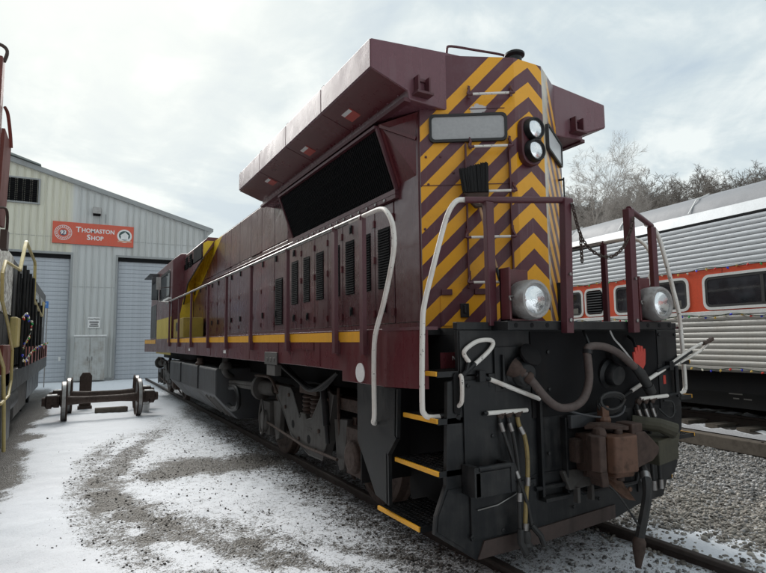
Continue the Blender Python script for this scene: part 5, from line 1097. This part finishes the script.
def flutes(z0, z1, n, mat, name, bulge):
    h = (z1 - z0) / n
    for k in range(n):
        a = z0 + k * h; pp = [(.02, a), (0, a + .006)] + [(-bulge * math.sin(PI * t), a + .006 + (h - .012) * t) for t in (.12, .3, .5, .7, .88)] + [(0, a + h - .006), (.02, a + h)]
        for sx in (0, 1):
            part(PC, name, MB().prism([((q if not sx else 3 - q), Y0, z) for q, z in pp], (0, Y1 - Y0, 0)), mat, True)
flutes(1.06, 1.90, 9, stainless, 'lower_flute', .011); flutes(2.74, 3.47, 9, stain_up, 'upper_flute', .007)
part(PC, 'skirt_roll', MB().prism([(.02, Y0, 1.06), (-.012, Y0, 1.05), (-.015, Y0, 1.01), (.03, Y0, .97), (.1, Y0, .96), (.1, Y0, 1.06)], (0, Y1 - Y0, 0)), stainless, True)
part(PC, 'red_band', MB().box(-.006, .02, Y0, Y1, 1.972, 2.68).box(2.98, 3.006, Y0, Y1, 1.972, 2.68), carred, False)
part(PC, 'white_belt', MB().box(-.016, .02, Y0, Y1, 1.90, 1.97).box(2.98, 3.016, Y0, Y1, 1.90, 1.97), carwhite, False, .006)
part(PC, 'top_belt', MB().box(-.014, .02, Y0, Y1, 2.682, 2.735).box(2.98, 3.014, Y0, Y1, 2.682, 2.735), stain_up, False, .006)
wins = [(-.93, .92, 'w'), (1.27, 2.87, 'w'), (3.22, 3.69, 'v'), (3.83, 5.4, 'w'), (5.8, 7.6, 'w'), (8.0, 9.8, 'w'), (10.2, 12, 'w'), (12.4, 14.2, 'w'), (-3.1, -1.28, 'w'), (-5.3, -3.45, 'w')]
for ya, yb, kind in wins:
    c0, w0 = (ya + yb) / 2, yb - ya; h0 = .51
    fr = MB(); ring(fr, [(a + c0, b + 2.29) for a, b in rounded(w0 + .09, h0 + .09, .12)], [(a + c0, b + 2.29) for a, b in rounded(w0, h0, .09)], lambda a, b, d: (-.006 - d, a, b), .016)
    if kind == 'w':
        w_ = part(PC, 'window', fr, carwhite, False)
        fr2 = MB(); ring(fr2, [(a + c0, b + 2.29) for a, b in rounded(w0 - .002, h0 - .002, .09)], [(a + c0, b + 2.29) for a, b in rounded(w0 - .08, h0 - .08, .06)], lambda a, b, d: (-.004 - d, a, b), .012)
        fr2.box(-.016, -.004, c0 - .05, c0 - .0, 2.06, 2.52)
        part(w_, 'gasket', fr2, rubber_b, False)
        part(w_, 'pane', MB().prism([(-.009, a + c0, b + 2.29) for a, b in rounded(w0 - .07, h0 - .07, .06)], (.003, 0, 0)), glassd, False)
        if ya in (-.93, 1.27, 3.83):            # pale blinds and seat backs behind the glass
            part(w_, 'seat_back', MB().box(-.0105, -.0095, ya + .12, c0 - .1, 2.07, 2.07 + (.16 if ya < 0 else .12)), paint('seat_cloth_%d' % int(ya * 100), (.16, .155, .14), .15, (.07, .07, .06), .6, 5, 0, 0), False)
    else:
        w_ = part(PC, 'vent', fr, carwhite, False); part(w_, 'vent_back', MB().box(-.010, -.006, ya + .01, yb - .01, 2.04, 2.54), louver, False)
        for k in range(9): part(w_, 'vent_slat', MB().bar((-.020, ya + .03, 2.07 + k * .054), (-.020, yb - .03, 2.07 + k * .054), .02, .016), tankg, False)
for k in range(14): part(PC, 'panel_joint', MB().box(-.0085, -.006, -6.8 + k * 1.75 + .4, -6.79 + k * 1.75 + .4, 1.975, 2.675), paint('joint', (.3, .035, .02), .5, (.2, .03, .02), .2, 5, 0, 0) if k == 0 else bpy.data.materials['joint'], False)
ub = part(PC, 'underbody', MB().box(.15, 2.85, Y0 + .5, Y1 - .5, .62, .985), black_m, False)
eq = part(PC, 'equipment_box', MB().box(.42, 2.6, -2.6, 1.95, .34, .96), skirtm, False, .015)
stm = paint('faint_stencil', (.42, .42, .40), .6, (.2, .2, .2), .4, 9, 0, 0)
for q in ((.72, 1.0, .845, .87), (.66, .93, .605, .625), (.70, .93, .565, .585), (.76, .86, .49, .51), (.55, .68, .49, .51)): part(eq, 'stencil', MB().box(.412, .419, *q), stm, False)
part(eq, 'handle', MB().box(.40, .42, -.1, .0, .6, .72).box(.40, .42, 1.75, 1.85, .6, .72), black, False)
for yy in (2.4, 3.4): part(PC, 'underfloor_tank', MB().cyl((.6, yy, .72), (.6, yy + .7, .72), .22, 16), black)
for yc in (-5.6, 13.5):
    part(PC, 'bogie_frame', MB().box(.50, .62, yc - 1.7, yc + 1.7, .42, .66).box(2.4, 2.52, yc - 1.7, yc + 1.7, .42, .66), black, False, .02)
    for ax in (-1.25, 1.25):
        for xx in (.78, 2.22): part(PC, 'wheel', MB().lathe((xx, yc + ax, .65), (1, 0, 0), [(.12, -.06), (.45, -.04), (.45, .06), (.12, .08)], 28), rust_d)
def pc(x, y, z): return PC.matrix_basis @ V((x, y, z))
bpy.context.view_layer.update()
PM = Matrix.Translation((5.48, 1.26, .30)) @ Matrix.Rotation(-PA, 4, 'Z')
def drape(z, x, sag, n):
    out = []
    for k in range(n + 1): out.append(PM @ V((x, -3.0 + k * 8.6 / n, z - sag * (k % 2) + .02 * (rng.random() - .5))))
    return out
light_string('string_lights', 'row of coloured bulbs along the top edge of the red window band', drape(2.70, -.04, .03, 22), 48, r=.017, group=None)
light_string('string_lights', 'row of coloured bulbs sagging along the white belt under the windows', drape(1.92, -.05, .05, 20), 56, r=.017)
light_string('string_lights', 'row of coloured bulbs along the bottom edge of the fluted side', drape(1.03, -.06, .03, 20), 50, r=.017)

rtk = thing('right_railway_track', None, None, (5.48, 1.26, .30), -PA, kind='structure')
for a in (.75, 2.25): part(rtk, 'rail', rail_profile(-12, 30, a, .17, .17), railside)
tie2 = MB().box(.22, 2.8, -.11, .11, -.10, .045).mesh('tie', timber, False)
snowlump = paint('snow', (.80, .81, .84), .8, (.6, .6, .62), .3, 6, 0, .01, False)
for k in range(26): link('tie', tie2, rtk, (0, -6 + k * .55, rng.random() * .015))
bb_ = bmesh.new()
def slab(name, xa, xb, za, zb, mat, amp, seed, kind, y0=-10, y1=22, n=9, dy=.09):
    ys = np.arange(y0, y1, dy); xs = np.linspace(xa, xb, n); X, Yv = np.meshgrid(xs, ys)
    Z = zb + (fbm(X, Yv, 5, seed, 3) - .5) * amp; mb = MB(); nx_ = n
    vs = np.stack([X, Yv, Z], -1).reshape(-1, 3); ix = np.arange(len(vs)).reshape(len(ys), n)
    f = np.stack([ix[:-1, :-1], ix[:-1, 1:], ix[1:, 1:], ix[1:, :-1]], -1).reshape(-1, 4).tolist()
    mb.add(vs, f); b = len(vs)
    mb.add([(xa, y, za) for y in ys] + [tuple(v) for v in vs[ix[:, 0]]], [(i, i + 1, len(ys) + i + 1, len(ys) + i) for i in range(len(ys) - 1)])
    o = link(name, mb.mesh(name, mat), None, (5.48, 1.26, .30), (0, 0, -PA)); o['kind'] = kind; return o
slab('ballast_bed', .22, 3.6, -.32, .0, stone_dark, .05, 5, 'structure')
slab('snow_between_rails', .84, 2.2, -.05, .035, snowlump, .10, 15, 'stuff', n=14)
slab('snow_on_shoulder', .17, .46, -.08, .0, snowlump, .09, 25, 'stuff', n=6)
for k in range(5):
    yk = -6.5 + k * 3.2
    t = thing('timber_edging', ['weathered timber baulk along the ballast, nearest to the camera', 'weathered timber baulk along the ballast beside the coupler', 'weathered timber baulk along the ballast behind the right ditch light', 'far timber baulk along the ballast', 'farthest timber baulk along the ballast'][k], 'timber', tuple(PM @ V((.08, yk, -.31))), -PA)
    part(t, 'baulk', MB().box(-.10, .10, 0, 3.17, 0, .215), timber, False, .015); part(t, 'spike', MB().lathe((-.02, .3, .21), (0, 0, 1), [(.02, 0), (.02, .015)], 8), rust_d)

# ------------------------------------------------------------------ hillside trees
def tree_mesh(seed, H, spread, levels=5, tw=1.0, trunk_r=.16, base_clear=.25, thin=False):
    r = random.Random(seed); trunk, crown = MB(), MB()
    def grow(p, d, ln, rad, lev):
        n = 4 if lev < 2 else (3 if lev < 4 else 2); pts = [p]; rs = [rad]; q = p; dd = d
        for i in range(n):
            dd = (dd + V((r.gauss(0, .12), r.gauss(0, .12), r.gauss(.05, .07)))).normalized(); q = q + dd * ln / n; pts.append(q); rs.append(rad * (1 - .45 * (i + 1) / n))
        (trunk if lev < 2 else crown).tube(pts, rs, 7 if lev == 0 else (5 if lev == 1 else 3))
        if lev >= levels: return
        k = (r.randint(6, 8) if lev == 0 else r.randint(3, 5)) if lev < levels - 1 else r.randint(4, 6)
        for i in range(k):
            t = (base_clear + (1 - base_clear) * (i + r.random()) / k) if lev == 0 else .25 + .75 * (i + r.random()) / k
            j = min(n - 1, int(t * n)); f = t * n - j; b = pts[j].lerp(pts[j + 1], min(1, f)); a = r.random() * 2 * PI
            o = dd.orthogonal().normalized(); o.rotate(Matrix.Rotation(a, 3, dd)); ang = math.radians(r.uniform(26, 56)) * spread
            nd = (dd * math.cos(ang) + o * math.sin(ang)).normalized()
            grow(b, nd, ln * r.uniform(.45, .68) * (1.05 - .35 * t if lev == 0 else 1), max(rs[j] * .55, .010 * tw), lev + 1)
        if lev < levels - 1: grow(pts[-1], dd, ln * .55, rs[-1], lev + 1)
    grow(V((0, 0, 0)), V((0, 0, 1)), H * .62, trunk_r, 0)
    return trunk, crown
protos = []
def bare_tree(seed, H, spread, label, loc, group, trunk_r=.17, levels=5, tw=1.0, tm=None):
    t = thing('bare_tree', label, 'tree', loc, 0, group); a, b = tree_mesh(seed, H, spread, levels, tw, trunk_r)
    part(t, 'trunk', a, bark, True); part(t, 'crown', b, tm or twigm, False); return t
def hz(x, y):
    return float(ground_z(np.array([x]), np.array([y]))[0]) - .3
def polar(az, d): return (CAM.x + d * math.sin(az), CAM.y + d * math.cos(az))
x, y = polar(.872, 52); big = bare_tree(3, 17.5, 1.0, 'tall pale bare tree rising above the wood just right of the locomotive', (x, y, hz(x, y)), None, .17, 6, .8)
lab = 'leafless grey brown tree standing in the wood on the hillside'; GRP = 'bare trees on the hillside'
protos = [bare_tree(20 + k, 13 + k, .8 + .1 * k, lab, (0, 0, 0), GRP, .16, 5, 3.0, twig_d) for k in range(5)]
used = [False] * 5
k = 0
for az0, az1, d0, d1, n in ((.74, 1.24, 80, 105, 46), (.74, 1.26, 105, 135, 52), (.72, 1.26, 135, 175, 46)):
    for i in range(n):
        az = az0 + (az1 - az0) * (i + rng.random()) / n; d = d0 + (d1 - d0) * rng.random(); x, y = polar(az, d); p = k % 5; k += 1
        o = protos[p] if not used[p] else dup(protos[p]); used[p] = True
        o.location = (x, y, hz(x, y)); s_ = .62 + .30 * rng.random(); o.scale = (s_ * 1.15, s_ * 1.15, s_); o.rotation_euler = (0, 0, rng.random() * 6)
# far wood on the crest, read as one mass
bk_ = MB()
for k in range(3800):
    az = .6 + .75 * rng.random(); d = 170 + 70 * rng.random(); x, y = polar(az, d); z = hz(x, y); h = 7 + 6 * rng.random(); lean = rng.normal(0, .6, 2)
    bk_.tube([(x, y, z), (x + lean[0], y + lean[1], z + h)], [.16, .03], 3)
    for j in range(5):
        t = .4 + .55 * rng.random(); a = rng.random() * 6.28; l_ = 1.2 + 1.8 * rng.random(); b = V((x + lean[0] * t, y + lean[1] * t, z + h * t)); bk_.add([b, b + V((math.cos(a) * l_, math.sin(a) * l_, l_ * .9)), b + V((math.cos(a) * l_ * .5 + .12, math.sin(a) * l_ * .5, l_ * .4))], [(0, 1, 2)])
fw_ = link('far_wood', bk_.mesh('far_wood', twig_d, False)); fw_['kind'] = 'stuff'
